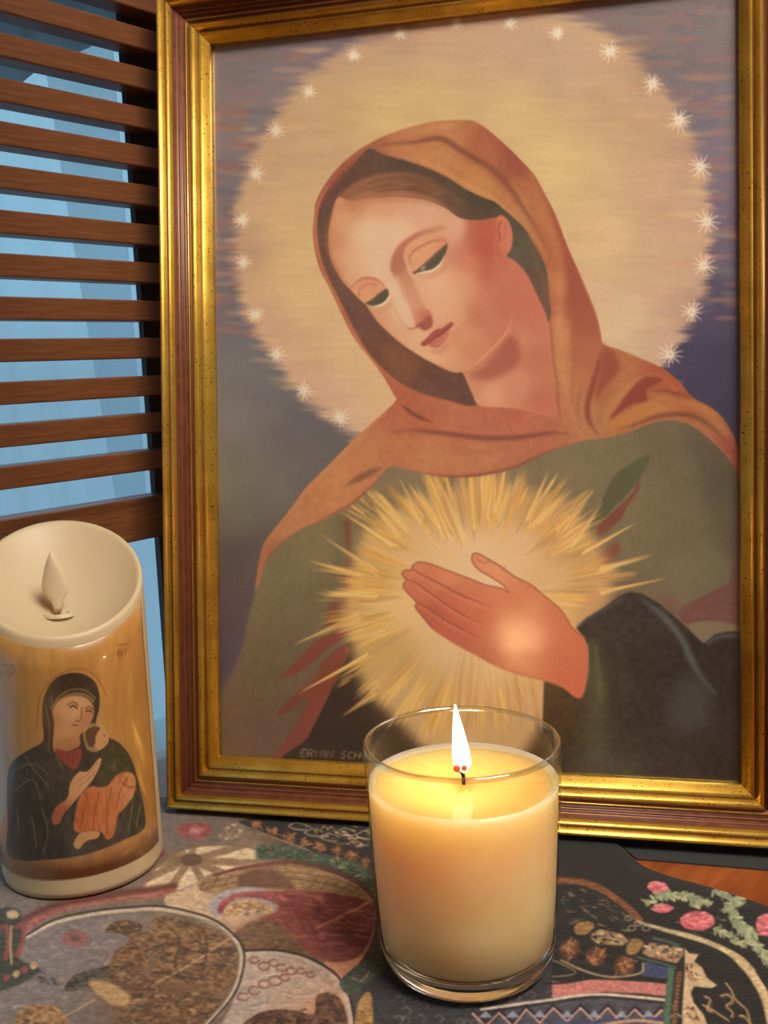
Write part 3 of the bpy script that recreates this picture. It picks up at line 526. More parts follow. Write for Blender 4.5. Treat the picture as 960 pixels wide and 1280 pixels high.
    c.poly([(425,1226),(455,1203),(478,1196),(480,1214),(455,1232),(436,1244)], (66,78,66), 1.2, tex=30); c.line([(440,1222),(452,1226),(462,1214)], 3, (160,120,116), 1, .8)
    c.line([(468,1150),(472,1180),(460,1210),(438,1236)], 2, (70,54,50), .8, .8)
    # right side: border ground, arcs, roses
    rr = [(690,1000),(1300,1000),(1300,1640),(760,1640),(690,1345)]
    c.poly(rr, (34,32,31), 2, smooth=False, tex=6)
    c.line([(690,1101),(716,1101),(740,1106),(762,1117),(785,1135),(802,1152)], 8.5, (126,76,46), 1.2, .95, tex=40)
    dabs([(700,1110),(745,1116),(790,1150),(780,1165),(700,1150)], [(120,112,100),(70,72,66),(150,116,80),(44,50,46)], 110, 6, 1.8, .4, .8)
    for (x, y) in [(786,1148),(798,1154),(790,1160),(808,1160)]: c.line([(x + math.cos(t) * 5, y + math.sin(t) * 3) for t in np.arange(0, 6.4, .9)], 1.5, (176,164,136), .5, .8)
    c.line([(796,1152),(814,1157),(835,1163),(855,1168),(875,1174),(890,1180),(905,1187),(922,1197),(942,1217),(958,1246),(968,1290)], 7, (184,166,130), .9, 1, tex=30, taper=(.35, 1))
    c.line([(900,1186),(922,1198),(942,1220),(958,1250),(968,1295)], 12, (190,166,124), 1, .95, tex=40, taper=(.2, 1))
    def rose(x, y, rx, ry):
        c.poly([(x + math.cos(t) * rx, y + math.sin(t) * ry) for t in np.arange(0, 6.2, .7)], (198,96,106), 1, tex=20)
        for _ in range(int(rx * 2.4)):
            a, r = rng.random() * 6.28, math.sqrt(rng.random()) * .9; u, v = x + math.cos(a) * r * rx, y + math.sin(a) * r * ry
            c.line([(u - 3.5, v), (u, v - 1.6), (u + 3.5, v)], 1.8, [(230,140,146),(168,66,84),(214,116,124)][_ % 3], .5, .85)
    def leaf(x, y, L, a, n=7):
        for k in range(int(n * 4.5)):
            t = rng.random(); s = (rng.random() - .5); u, v = x + math.cos(a) * L * (t - .5), y + math.sin(a) * L * (t - .5) * .8
            b = a + s * 2.4; c.line([(u, v), (u + math.cos(b) * 8, v + math.sin(b) * 5), (u + math.cos(b) * 13 * (1 - t * .5), v + math.sin(b) * 8)], 3, [(150,154,116),(176,176,138),(112,130,100),(128,148,118)][k % 4], .6, .9, taper=(1, 0))
    leaf(832, 1120, 42, .1); leaf(812, 1128, 26, .5, 4); leaf(872, 1130, 24, -.3, 5); leaf(922, 1128, 40, -.9, 10); leaf(914, 1140, 34, 1.0, 8); leaf(940, 1176, 46, .9, 12); leaf(925, 1178, 26, .2, 5); leaf(958, 1196, 20, 1.2, 5); leaf(1010, 1180, 50, .3, 10)
    dabs([(840,1150),(900,1135),(930,1165),(900,1175),(850,1160)], [(150,140,110),(90,110,90)], 40, 4, 1.6, .7, .8)
    leaf(838, 1118, 46, .15, 9); leaf(868, 1124, 30, .4, 6); leaf(905, 1120, 34, .5, 8); leaf(930, 1160, 40, .6, 10); leaf(902, 1165, 26, .5, 6)
    rose(823, 1109, 13, 5.5); rose(818, 1106, 8, 4); rose(828, 1136, 13, 5); rose(872, 1151, 22, 12); rose(958, 1156, 13, 14); rose(1030, 1200, 24, 16)
    # cartouches
    for (x, y) in [(712,1187),(745,1196),(781,1208)]:
        c.poly([(x + math.cos(t) * 13, y + math.sin(t) * 12) for t in np.arange(0, 6.2, .8)], (96,58,36), 2, tex=40)
        for k in range(30): c.line([(x + rng.normal() * 5, y + rng.normal() * 6), (x + rng.normal() * 6, y + rng.normal() * 6)], 2, [(140,92,54),(170,120,76),(76,46,30)][k % 3], .6, .85, smooth=False)
    c.poly([(718,1160),(724,1153),(740,1153),(742,1160),(732,1168),(720,1167)], (140,106,60), 1, tex=30)
    c.poly([(783,1186),(788,1174),(800,1174),(805,1180),(796,1192),(785,1193)], (140,108,62), 1, tex=30)
    for P in ([(738,1166),(750,1160),(778,1166),(788,1176),(778,1184),(748,1182),(738,1174),(738,1166)], [(801,1192),(812,1177),(855,1184),(856,1194),(846,1206),(812,1198),(801,1192)]):
        c.poly(P, (150,124,92), 1, smooth=False, tex=40); c.line(P, 2.2, (28,26,26), .6, 1, smooth=False)
    dabs([(804,1190),(814,1178),(854,1186),(846,1203)], [(210,196,168),(30,28,28),(150,100,60)], 70, 3.5, 2, .2, .9)
    dabs([(742,1166),(778,1168),(782,1180),(748,1180)], [(200,180,150),(34,30,28),(140,104,70)], 50, 3.5, 2, .2, .9)
    c.line([(816,1172),(836,1177),(850,1183)], 4, (62,92,76), .8, .95); c.line([(796,1196),(820,1203),(846,1210)], 3, (66,94,78), .8, .95)
    c.poly([(803,1206),(808,1203),(838,1210),(835,1224),(802,1221)], (60,68,110), 1, smooth=False, tex=26, dirn=(2, 2))
    c.poly([(690,1226),(705,1229),(740,1224),(800,1227),(834,1230),(833,1246),(800,1242),(755,1240),(720,1244),(690,1249)], (182,112,108), 1, smooth=False, tex=24, dirn=(3, 2))
    c.line([(680,1229),(705,1229),(740,1223),(800,1226),(834,1229)], 2, (34,28,30), .6, .95); c.line([(690,1221),(720,1216),(690,1200)], 2, (150,132,100), .6, .8); c.line([(700,1200),(730,1214),(765,1222),(800,1217),(804,1204)], 2.6, (170,148,108), .7, .9)
    zb = [(640,1252),(700,1246),(760,1243),(832,1248),(832,1290),(600,1300)]
    c.poly(zb, (72,72,86), 1, smooth=False, tex=20)
    c.line([(600,1262),(680,1251),(720,1245),(755,1243),(795,1246),(832,1250)], 3.5, (200,184,164), .7); c.line([(600,1266),(680,1255),(720,1249),(755,1247),(795,1250),(832,1254)], 2, (34,30,32), .6)
    for q, (col, w) in enumerate([((38,36,42), 5), ((200,150,136), 3.2)]):
        zz = [(590 + i * 17, (1275 if i % 2 else 1258) - (abs(i - 8) < 3) * 2 + q * 4 + (i < 4) * 4) for i in range(15)]
        c.line(zz, w, col, .7, 1, smooth=False)
    for i in range(8): c.poly([(598 + i * 34, 1272), (607 + i * 34, 1263), (616 + i * 34, 1272)], (140,146,166), .6, .9, smooth=False)
    c.poly([(690,1279),(760,1274),(832,1272),(832,1322),(600,1322)], (62,68,108), 1, smooth=False, tex=26, dirn=(2, 2)); c.line([(740,1284),(790,1276),(832,1280)], 4, (180,140,110), 1)
    c.line([(840,1210),(837,1240),(834,1290),(832,1400)], 8, (70,104,82), .8, 1, tex=26, dirn=(2, 2)); c.line([(850,1214),(846,1245),(843,1290),(842,1400)], 7, (122,82,50), .8, 1, tex=50, dirn=(2, 3))
    for k in range(22): c.line([(843 + (k % 2), 1214 + k * 5), (852 - (k % 2), 1217 + k * 5)], 1.4, (36,30,28), .5, .8, smooth=False)
    c.poly([(856,1186),(862,1192),(874,1193),(868,1202),(878,1210),(884,1222),(897,1232),(890,1236),(868,1234),(864,1242),(868,1254),(880,1268),(888,1290),(890,1400),(852,1400),(853,1260),(856,1215)], (186,162,128), .8, smooth=False, tex=14)
    dabs([(856,1208),(870,1204),(876,1222),(860,1226)], [(130,84,50),(60,44,34),(196,160,116)], 26, 5, 2, 1, .9); dabs([(854,1254),(866,1256),(878,1290),(856,1290)], [(130,84,50),(60,44,34),(196,160,116)], 34, 5, 2, 1.2, .9)
    for P in ([(907,1228),(914,1238),(918,1248),(926,1256),(934,1264),(938,1280)], [(900,1246),(910,1244),(916,1252),(908,1258),(916,1266),(914,1272)], [(878,1256),(890,1262),(902,1270),(912,1276)], [(880,1246),(888,1250),(884,1262),(892,1264)], [(924,1270),(932,1272),(944,1290)]):
        c.line(P, 2.2, (186,158,112), .6, .95); c.line([(x + 2, y + 2) for x, y in P], 1.4, (130,96,56), .5, .9)
    c.line([(945,1214),(960,1236),(975,1262)], 2, (30,28,28), .6)
    # what lies nearer than the frame: more bands and small medallions
    for i, (yy, col) in enumerate([(1330,(182,112,108)),(1350,(70,104,82)),(1372,(150,116,70)),(1396,(62,68,108))]): c.line([(450,yy + 10),(640,yy),(838,yy + 2)], 12, col, 1, .9, tex=26, dirn=(3, 2)); c.line([(450,yy + 18),(640,yy + 8),(838,yy + 10)], 2, (34,30,30), .6, .9)
    for (x, y, r) in [(-40,1460,60),(150,1500,70),(380,1470,60),(600,1520,70),(840,1500,60),(1060,1430,70)]:
        for q, col in ((1, (176,160,140)), (.88, (112,60,56)), (.6, (150,118,84)), (.34, (66,84,66))): c.poly([(x + math.cos(t) * r * q * 1.3, y + math.sin(t) * r * q * .8) for t in np.arange(0, 6.2, .5)], col, 1, .9, tex=24)
    # knots of the weave
    n = (fnoise(H, W, 2.2, 1.8, rng) - .5); c.a *= (1 + .2 * n)[..., None]
    n = (fnoise(H, W, 9, 6, rng) - .5); c.a *= (1 + .16 * n)[..., None]
    return c
def paint_wrap(S=2.0):
    """gold-ground devotional print around the pillar candle: a plain mother and child"""
    c = Canvas(-30, 740, 230, 1150, S, (178, 132, 70), seed=23); rng = c.rng; H, W = c.h, c.w
    c.poly([(-30,740),(230,740),(230,1150),(-30,1150)], [(20,800,176,134,72),(100,810,182,134,68),(160,800,186,136,70),(20,900,170,132,74),(160,900,182,134,70),(170,1000,176,126,66),(20,1000,166,124,72),(100,1090,166,120,74),(40,1090,160,118,76)], 0, smooth=False, fall=20, tex=14, dirn=(6, 30))
    c.poly([(52,905),(55,868),(75,848),(98,843),(122,854),(130,885),(126,925),(60,935)], (190,150,92), 2, .5)
    c.line([(46,912),(50,872),(68,848),(96,836),(120,846),(134,872)], 1.6, (130,86,48), .6, .6)
    robe = [(12,1072),(10,1030),(9,985),(14,955),(36,938),(54,926),(53,900),(55,872),(68,850),(86,842),(104,843),(118,852),(124,868),(124,885),(120,905),(128,918),(150,930),(164,950),(172,975),(180,1010),(181,1034),(165,1046),(110,1068),(60,1075)]
    rc = [(40,960,58,54,44),(70,960,66,60,50),(90,850,52,48,40),(60,880,82,74,58),(40,1020,48,44,38),(100,1050,70,64,56),(165,1000,62,62,48),(60,1060,46,42,38),(120,870,60,56,44)]
    m = c.full(robe, .6); c.put((0, 0, m), rc, fall=10, tex=16, dirn=(4, 8))
    for P in ([(56,880),(62,910),(60,940)], [(64,868),(68,900),(70,940),(80,965)], [(15,965),(40,955),(60,968)], [(18,990),(40,975),(52,1000)], [(30,945),(45,965),(62,985)], [(52,1010),(60,1040),(54,1068)], [(22,1010),(24,1045)], [(168,985),(165,1010),(160,1040)], [(176,1005),(170,1035)], [(78,1000),(60,1030)], [(40,1020),(46,1060)]):
        c.line(P, 1.5, (142,132,100), .6, .6, clip=m)
    c.line([(66,892),(76,876),(92,868),(108,870),(118,878)], 4, (150,126,78), .8, .8); c.line([(64,886),(76,870),(92,862),(108,864),(120,874)], 1.5, (180,150,96), .5, .7)
    # face and neck
    c.poly([(68,940),(68,905),(66,890),(74,876),(92,870),(108,873),(117,884),(116,898),(108,912),(100,920),(98,934)], [(80,890,202,158,116),(95,885,204,160,118),(110,900,182,128,90),(80,915,196,148,104),(85,932,170,118,78),(70,900,186,134,92)], .8, fall=5)
    for P, w in (([(84,882),(91,878),(98,882)], 1.6), ([(106,886),(112,884),(117,888)], 1.5), ([(102,884),(102,896),(99,902),(94,901)], 1.2)): c.line(P, w, (104,66,44), .5, .85)
    c.line([(87,885),(92,882.5),(97,886)], 2, (64,44,34), .5, .9); c.line([(107,890),(111,888.5),(115,891)], 1.8, (64,44,34), .5, .9)
    c.line([(89,907),(94,906.5),(98,908)], 2, (156,72,58), .5, .9); c.line([(90,898),(93,892)], 2, (226,192,150), 1, .5)
    c.poly([(70,936),(85,940),(100,936),(102,946),(95,962),(84,958),(74,948)], (140,64,52), .8)
    for x in (78, 84, 90, 96): c.line([(x, 940), (x + 2, 956)], 1, (96,44,38), .5, .7)
    # child
    c.poly([(106,930),(104,916),(112,906),(124,905),(134,914),(134,928),(122,940),(110,938)], (196,158,96), 1, .7)
    c.poly([(128,938),(140,930),(154,936),(164,950),(162,968),(150,984),(132,986),(120,978),(124,960)], (74,70,46), .8, tex=14)
    c.poly([(118,918),(124,910),(132,914),(136,924),(133,932),(124,938),(118,932)], (198,148,106), .7); c.poly([(107,924),(108,914),(116,909),(125,910),(120,920),(118,932),(112,934)], (96,70,50), .7)
    c.line([(129,920),(132,920)], 1.3, (74,48,36), .4, .9); c.line([(129,929),(132,928)], 1.2, (150,72,60), .4, .9)
    c.poly([(94,1020),(98,1000),(112,984),(132,984),(148,968),(164,966),(170,978),(166,996),(156,1010),(148,1020),(142,1044),(134,1050),(126,1040),(112,1040),(100,1042),(92,1036)],
           [(120,1000,184,104,56),(105,1025,180,100,56),(150,980,190,120,76),(160,985,196,140,100),(135,1035,186,112,66)], .8, tex=22, dirn=(3, 8))
    for P in ([(110,990),(104,1020),(100,1038)], [(124,990),(118,1018),(116,1040)], [(140,984),(134,1010),(134,1044)], [(160,972),(150,990),(146,1010)], [(150,976),(160,984),(168,984)]): c.line(P, 1.4, (122,60,34), .5, .7)
    c.poly([(92,1056),(98,1044),(108,1040),(124,1040),(122,1048),(108,1052),(98,1062)], (192,146,104), .7)
    # hand of the mother
    c.poly([(66,1030),(68,1012),(84,998),(88,980),(98,966),(110,964),(124,948),(126,954),(118,972),(104,990),(92,1004),(80,1018),(74,1030)], [(76,1016,160,84,56),(90,990,200,152,108),(110,970,204,156,114)], .7)
    for P in ([(98,976),(110,968),(122,954)], [(98,984),(110,975),(120,964)]): c.line(P, 1, (140,92,62), .4, .7)
    # faint letters of the ground
    def glyph(x, y, s, segs): [c.line([(x + a * s, y + b * s * 1.25) for a, b in g], 1.3, (118,66,36), .4, .75, smooth=False) for g in segs]
    glyph(1, 836, 9, [[(0,1),(.1,0),(.5,.7),(.9,0),(1,1)]]); glyph(13, 836, 6, [[(0,1.5),(0,0),(.8,0),(1,.4),(.8,.8),(0,.8)]]); glyph(2, 832, 16, [[(0,0),(1,0)]])
    glyph(147, 812, 5.5, [[(.5,0),(0,.5),(0,1),(.5,1.4),(1,1),(1,.5),(.5,0)],[(0,.7),(1,.7)]]); glyph(154, 810, 5, [[(0,0),(.5,.7),(1,0)],[(.5,.7),(.5,1.5)]]); glyph(147, 807, 12, [[(0,0),(1,-.1)]])
    x = 30
    while x < 172:
        y = 1090 - (x - 60) ** 2 * .0016; h = 3 + rng.random() * 4
        c.line([(x, y + 3), (x + 2, y - h), (x + 4, y + 2), (x + 6, y - 1)], 1.1, (124,76,44), .5, .45); x += 7 + rng.random() * 3
    c.a += ((fnoise(H, W, 2, 2, rng) - .5) * 9)[..., None]
    return c
# ------------------------------------------------------------------ helpers
def lin(c): return tuple(((v / 255 + .055) / 1.055) ** 2.4 if v > 10 else v / 255 / 12.92 for v in c) + (1,)
def mat(name, col=(128, 128, 128), rough=.5, metal=0., **kw):
    m = bpy.data.materials.new(name); m.use_nodes = True; p = m.node_tree.nodes['Principled BSDF']
    p.inputs['Base Color'].default_value = lin(col); p.inputs['Roughness'].default_value = rough; p.inputs['Metallic'].default_value = metal
    for k, v in kw.items(): p.inputs[k.replace('_', ' ')].default_value = v
    return m
def N(m, t, **kw):
    n = m.node_tree.nodes.new(t)
    for k, v in kw.items(): setattr(n, k, v)
    return n
def lk(m, a, b): m.node_tree.links.new(a, b)
def P_(m): return m.node_tree.nodes['Principled BSDF']
def ramp(m, fac, stops):
    r = N(m, 'ShaderNodeValToRGB'); e = r.color_ramp.elements
    while len(e) < len(stops): e.new(.5)
    for q, (p, c) in zip(e, stops): q.position = p; q.color = lin(c)
    lk(m, fac, r.inputs[0]); return r
def noise(m, scale, detail=3., stretch=(1, 1, 1), rough=.55):
    t = N(m, 'ShaderNodeTexCoord'); mp = N(m, 'ShaderNodeMapping'); mp.inputs['Scale'].default_value = stretch
    n = N(m, 'ShaderNodeTexNoise'); n.inputs['Scale'].default_value = scale; n.inputs['Detail'].default_value = detail; n.inputs['Roughness'].default_value = rough
    lk(m, t.outputs['Object'], mp.inputs[0]); lk(m, mp.outputs[0], n.inputs[0]); return n
def bump(m, h, strength, dist=.001):
    b = N(m, 'ShaderNodeBump'); b.inputs['Strength'].default_value = strength; b.inputs['Distance'].default_value = dist
    lk(m, h, b.inputs['Height']); lk(m, b.outputs[0], P_(m).inputs['Normal']); return b
def obj(name, bm, mats, parent=None, smooth=False, **props):
    me = bpy.data.meshes.new(name); bmesh.ops.recalc_face_normals(bm, faces=bm.faces); bm.to_mesh(me); bm.free()
    for m in (mats if isinstance(mats, (list, tuple)) else [mats]): me.materials.append(m)
    if smooth: me.polygons.foreach_set('use_smooth', [True] * len(me.polygons))
    ob = bpy.data.objects.new(name, me); C.objects.link(ob); ob.parent = parent
    for k, v in props.items(): ob[k] = v
    return ob
def thing(name, label, cat, mw=Matrix(), group=None):
    e = bpy.data.objects.new(name, None); C.objects.link(e); e.matrix_world = mw; e.empty_display_size = .02
    e['label'] = label; e['category'] = cat
    if group: e['group'] = group
    return e
def box(bm, o, a, b, c, bev=0):
    """box from corner o with edge vectors a, b, c"""
    o, a, b, c = map(Vector, (o, a, b, c))
    v = [bm.verts.new(o + a * i + b * j + c * k) for i in (0, 1) for j in (0, 1) for k in (0, 1)]
    f = [bm.faces.new([v[i] for i in q]) for q in ((0, 1, 3, 2), (4, 6, 7, 5), (0, 4, 5, 1), (2, 3, 7, 6), (0, 2, 6, 4), (1, 5, 7, 3))]
    if bev: bmesh.ops.bevel(bm, geom=list({e for q in f for e in q.edges}), offset=bev, segments=2, affect='EDGES', profile=.5)
def lathe(bm, prof, n=64, closed_top=False, cap=True):
    rings = []
    for (r, z) in prof:
        if r < 1e-6: rings.append([bm.verts.new((0, 0, z))])
        else: rings.append([bm.verts.new((r * math.cos(2 * math.pi * i / n), r * math.sin(2 * math.pi * i / n), z)) for i in range(n)])
    for A, B in zip(rings, rings[1:]):
        for i in range(n):
            j = (i + 1) % n
            if len(A) == 1 and len(B) == 1: continue
            if len(A) == 1: bm.faces.new((A[0], B[i], B[j]))
            elif len(B) == 1: bm.faces.new((A[i], A[j], B[0]))
            else: bm.faces.new((A[i], A[j], B[j], B[i]))
    return rings
def image(name, arr):
    h, w_ = arr.shape[:2]; im = bpy.data.images.new(name, w_, h)
    px = np.ones((h, w_, 4), np.float32); px[..., :3] = np.clip(arr[::-1] / 255, 0, 1); im.pixels.foreach_set(px.ravel()); im.update(); im.pack(); return im
def transfer(canvas, X, shape):
    u, v = photo_px(X); u = (u - canvas.x0) * canvas.S - .5; v = (v - canvas.y0) * canvas.S - .5
    u = np.clip(u, 0, canvas.w - 2).reshape(shape); v = np.clip(v, 0, canvas.h - 2).reshape(shape)
    i, j = u.astype(int), v.astype(int); fu, fv = (u - i)[..., None], (v - j)[..., None]; A = canvas.a
    return (A[j, i] * (1 - fu) + A[j, i + 1] * fu) * (1 - fv) + (A[j + 1, i] * (1 - fu) + A[j + 1, i + 1] * fu) * fv
def grade(a, sat=1., gain=1., tint=(1, 1, 1)):
    g = a @ np.array([.3, .59, .11]); return (g[..., None] + (a - g[..., None]) * sat) * gain * np.array(tint)
def img_mat(name, im, rough=.5, **kw):
    m = mat(name, rough=rough, **kw); t = N(m, 'ShaderNodeTexImage'); t.image = im; t.interpolation = 'Cubic'; t.extension = 'EXTEND'
    lk(m, t.outputs[0], P_(m).inputs['Base Color']); return m

# ------------------------------------------------------------------ materials
def wood(name, c1, c2, scale, stretch, rough=.45):
    m = mat(name, rough=rough); n = noise(m, scale, 5); n2 = noise(m, scale * 6, 3)
    for q in m.node_tree.nodes:
        if q.type == 'MAPPING': q.vector_type = 'TEXTURE'; q.inputs['Rotation'].default_value = (0, 0, math.pi / 2 - AZ); q.inputs['Scale'].default_value = stretch   # grain runs along the wall
    r = ramp(m, n.outputs[0], [(.3, c1), (.7, c2)]); mx = N(m, 'ShaderNodeMix', data_type='RGBA', blend_type='MULTIPLY'); mx.inputs[0].default_value = .5
    r2 = ramp(m, n2.outputs[0], [(.35, (150, 140, 130)), (.65, (255, 255, 255))]); lk(m, r.outputs[0], mx.inputs[6]); lk(m, r2.outputs[0], mx.inputs[7])
    lk(m, mx.outputs[2], P_(m).inputs['Base Color']); bump(m, n2.outputs[0], .15, .0004); return m
m_wall = mat('wall_paint', (176, 166, 152), .9); bump(m_wall, noise(m_wall, 120).outputs[0], .1)
m_ceil = mat('ceiling_paint', (214, 208, 198), .9)
m_floor = wood('floor_boards', (96, 62, 38), (128, 86, 54), 3, (8, 1, 1))
m_slat = wood('slat_wood', (92, 52, 27), (126, 76, 42), 110, (14, 1, 1), .42)
m_jamb = mat('dark_window_frame', (64, 46, 40), .6)
m_table = wood('table_wood', (138, 66, 30), (186, 98, 48), 26, (9, 1, 1), .3)
m_gold = mat('gilded_wood', rough=.36, metal=.8)
n1 = noise(m_gold, 900, 2); n2 = noise(m_gold, 60, 4)
r1 = ramp(m_gold, n1.outputs[0], [(.29, (70, 42, 14)), (.38, (255, 255, 255))]); r2 = ramp(m_gold, n2.outputs[0], [(.3, (206, 158, 58)), (.7, (236, 192, 84))])
mx = N(m_gold, 'ShaderNodeMix', data_type='RGBA', blend_type='MULTIPLY'); mx.inputs[0].default_value = 1
lk(m_gold, r2.outputs[0], mx.inputs[6]); lk(m_gold, r1.outputs[0], mx.inputs[7]); lk(m_gold, mx.outputs[2], P_(m_gold).inputs['Base Color']); bump(m_gold, n1.outputs[0], .12, .0003)
m_red = mat('red_brown_bole', rough=.34); n1 = noise(m_red, 220, 3); r1 = ramp(m_red, n1.outputs[0], [(.35, (98, 50, 38)), (.7, (128, 70, 50))]); lk(m_red, r1.outputs[0], P_(m_red).inputs['Base Color'])
m_bronze = mat('worn_bronze_gilding', (150, 100, 52), .42, .55)
m_back = mat('brown_board', (92, 66, 44), .8)

# ------------------------------------------------------------------ the room
ZF, ZC = -.76, 1.72; S0, S1, D1 = -1.9, 1.3, 2.5
def struct(name, pieces, m, **k):
    bm = bmesh.new()
    for p in pieces: box(bm, *p)
    return obj(name, bm, m, kind='structure', **k)
def wb(s0, s1, n0, n1, z0, z1): return (wp(s0, n0, z0), WD * (s1 - s0), WN * (n1 - n0), (0, 0, z1 - z0))
WX = .38; JX = .026; WL = -1.15; WT = 1.15                                # window opening along the wall
NB = -.055
struct('wall_left', [wb(S0 - .1, WL, NB - .08, NB, ZF, ZC), wb(WX, S1 + .1, NB - .08, NB, ZF, ZC), wb(WL, WX, NB - .08, NB, ZF, -.02), wb(WL, WX, NB - .08, NB, WT, ZC)], m_wall)
struct('wall_back', [wb(S1, S1 + .08, NB, D1, ZF, ZC)], m_wall)
struct('wall_front', [wb(S0 - .08, S0, NB, D1, ZF, ZC)], m_wall)
struct('wall_right', [wb(S0, S1, D1, D1 + .08, ZF, ZC)], m_wall)
struct('floor', [wb(S0 - .1, S1 + .1, NB - .08, D1 + .1, ZF - .08, ZF)], m_floor)
struct('ceiling', [wb(S0 - .1, S1 + .1, NB - .08, D1 + .1, ZC, ZC + .08)], m_ceil)
win = obj('window_1', (lambda bm: (box(bm, *wb(WL, WX, NB - .05, NB - .045, -.02, WT)), bm)[1])(bmesh.new()), None, kind='structure')
m_glass = bpy.data.materials.new('thin_glass'); m_glass.use_nodes = True
def thin_glass(m, tint, gl_rough=.03, f=.09, edge=(1, 1, 1)):
    t = m.node_tree; t.nodes.clear(); o = t.nodes.new('ShaderNodeOutputMaterial'); a = t.nodes.new('ShaderNodeBsdfTransparent'); g = t.nodes.new('ShaderNodeBsdfGlossy')
    mx = t.nodes.new('ShaderNodeMixShader'); fr = t.nodes.new('ShaderNodeLayerWeight'); fr.inputs[0].default_value = .5
    pw = t.nodes.new('ShaderNodeMath'); pw.operation = 'POWER'; pw.inputs[1].default_value = 4.5; t.links.new(fr.outputs['Facing'], pw.inputs[0])      # Schlick
    mm = t.nodes.new('ShaderNodeMath'); mm.operation = 'MULTIPLY_ADD'; mm.inputs[1].default_value = .6; mm.inputs[2].default_value = f * .5
    cr = t.nodes.new('ShaderNodeValToRGB'); cr.color_ramp.elements[0].color = tint + (1,); cr.color_ramp.elements[1].color = edge + (1,); cr.color_ramp.elements[0].position = .55; cr.color_ramp.elements[1].position = 1.
    g.inputs['Roughness'].default_value = gl_rough; t.links.new(pw.outputs[0], mm.inputs[0]); t.links.new(mm.outputs[0], mx.inputs[0])
    t.links.new(fr.outputs['Facing'], cr.inputs[0]); t.links.new(cr.outputs[0], a.inputs[0])
    t.links.new(a.outputs[0], mx.inputs[1]); t.links.new(g.outputs[0], mx.inputs[2]); t.links.new(mx.outputs[0], o.inputs[0])
thin_glass(m_glass, (.93, .97, .98)); win.data.materials.clear(); win.data.materials.append(m_glass)
bm = bmesh.new()
for a in (wb(WX - .012, WX, NB - .08, NB + .004, -.02, WT), wb(WL, WL + .05, NB - .08, NB, -.02, WT), wb(WL, WX, NB - .08, NB, WT - .05, WT), wb(-.62, -.57, NB - .07, NB - .03, -.02, WT)): box(bm, *a)
obj('window_frame', bm, m_jamb, parent=win)
struct('trim_1', [wb(JX, .075, -.021, -.0165, .0, WT)], m_jamb)
# dark sloping awning outside over the top of the window
bm = bmesh.new(); A = [wp(.6, -.16, .75), wp(.117, -.16, .484), wp(.062, -.16, .4534), wp(.036, -.16, .432), wp(-.1, -.16, .375), wp(-1.3, -.16, .30), wp(-1.3, -.16, 1.3), wp(.6, -.16, 1.3)]
lo_ = [bm.verts.new(p) for p in A]; hi_ = [bm.verts.new(p - WN * .02) for p in A]
bm.faces.new(lo_); bm.faces.new(hi_[::-1])
for i in range(len(A)): j = (i + 1) % len(A); bm.faces.new((lo_[i], lo_[j], hi_[j], hi_[i]))
m_awn = mat('grey_canvas', (96, 92, 90), .9, Transmission_Weight=0); aw = obj('awning', bm, m_awn, label='dark grey canvas awning outside the window behind the top slats', category='awning')

# sheer curtains behind the slats
def curtain(name, s0, s1a, s1b, z0, z1, n, amp, wl, col, transp, label, ph=0):
    bm = bmesh.new(); nx, nz = 220, 14; g = []
    for j in range(nz + 1):
        z = z0 + (z1 - z0) * j / nz; s1 = s1a + (s1b - s1a) * (z - .2) / .2; row = []
        for i in range(nx + 1):
            s = s0 + (s1 - s0) * i / nx; a = amp * (math.sin(s * 6.283 / wl + ph + z * 1.5) + .5 * math.sin(s * 6.283 / wl * 2.3 + 1 + z))
            row.append(bm.verts.new(wp(s, n + a, z)))
        g.append(row)
    for j in range(nz):
        for i in range(nx): bm.faces.new((g[j][i], g[j][i + 1], g[j + 1][i + 1], g[j + 1][i]))
    m = bpy.data.materials.new(name); m.use_nodes = True; t = m.node_tree; t.nodes.clear()
    o = t.nodes.new('ShaderNodeOutputMaterial'); a = t.nodes.new('ShaderNodeBsdfTransparent'); b = t.nodes.new('ShaderNodeBsdfTranslucent'); d = t.nodes.new('ShaderNodeBsdfDiffuse')
    b.inputs[0].default_value = lin(col); d.inputs[0].default_value = lin(col); x1 = t.nodes.new('ShaderNodeMixShader'); x2 = t.nodes.new('ShaderNodeMixShader'); x1.inputs[0].default_value = .35; x2.inputs[0].default_value = 1 - transp
    t.links.new(b.outputs[0], x1.inputs[1]); t.links.new(d.outputs[0], x1.inputs[2]); t.links.new(a.outputs[0], x2.inputs[1]); t.links.new(x1.outputs[0], x2.inputs[2]); t.links.new(x2.outputs[0], o.inputs[0])
    return obj(name, bm, m, smooth=True, label=label, category='curtain')
curtain('sheer_curtain', -1.1, .37, .37, .0, 1.1, -.041, .0035, .03, (205, 216, 224), .35, 'pale blue sheer curtain hanging in folds behind the brown slats')
curtain('sheer_curtain', .03, .001, -.017, .16, .6, -.029, .0015, .05, (196, 206, 216), .6, 'second sheer curtain layer with a slanting edge behind the upper slats', 1)

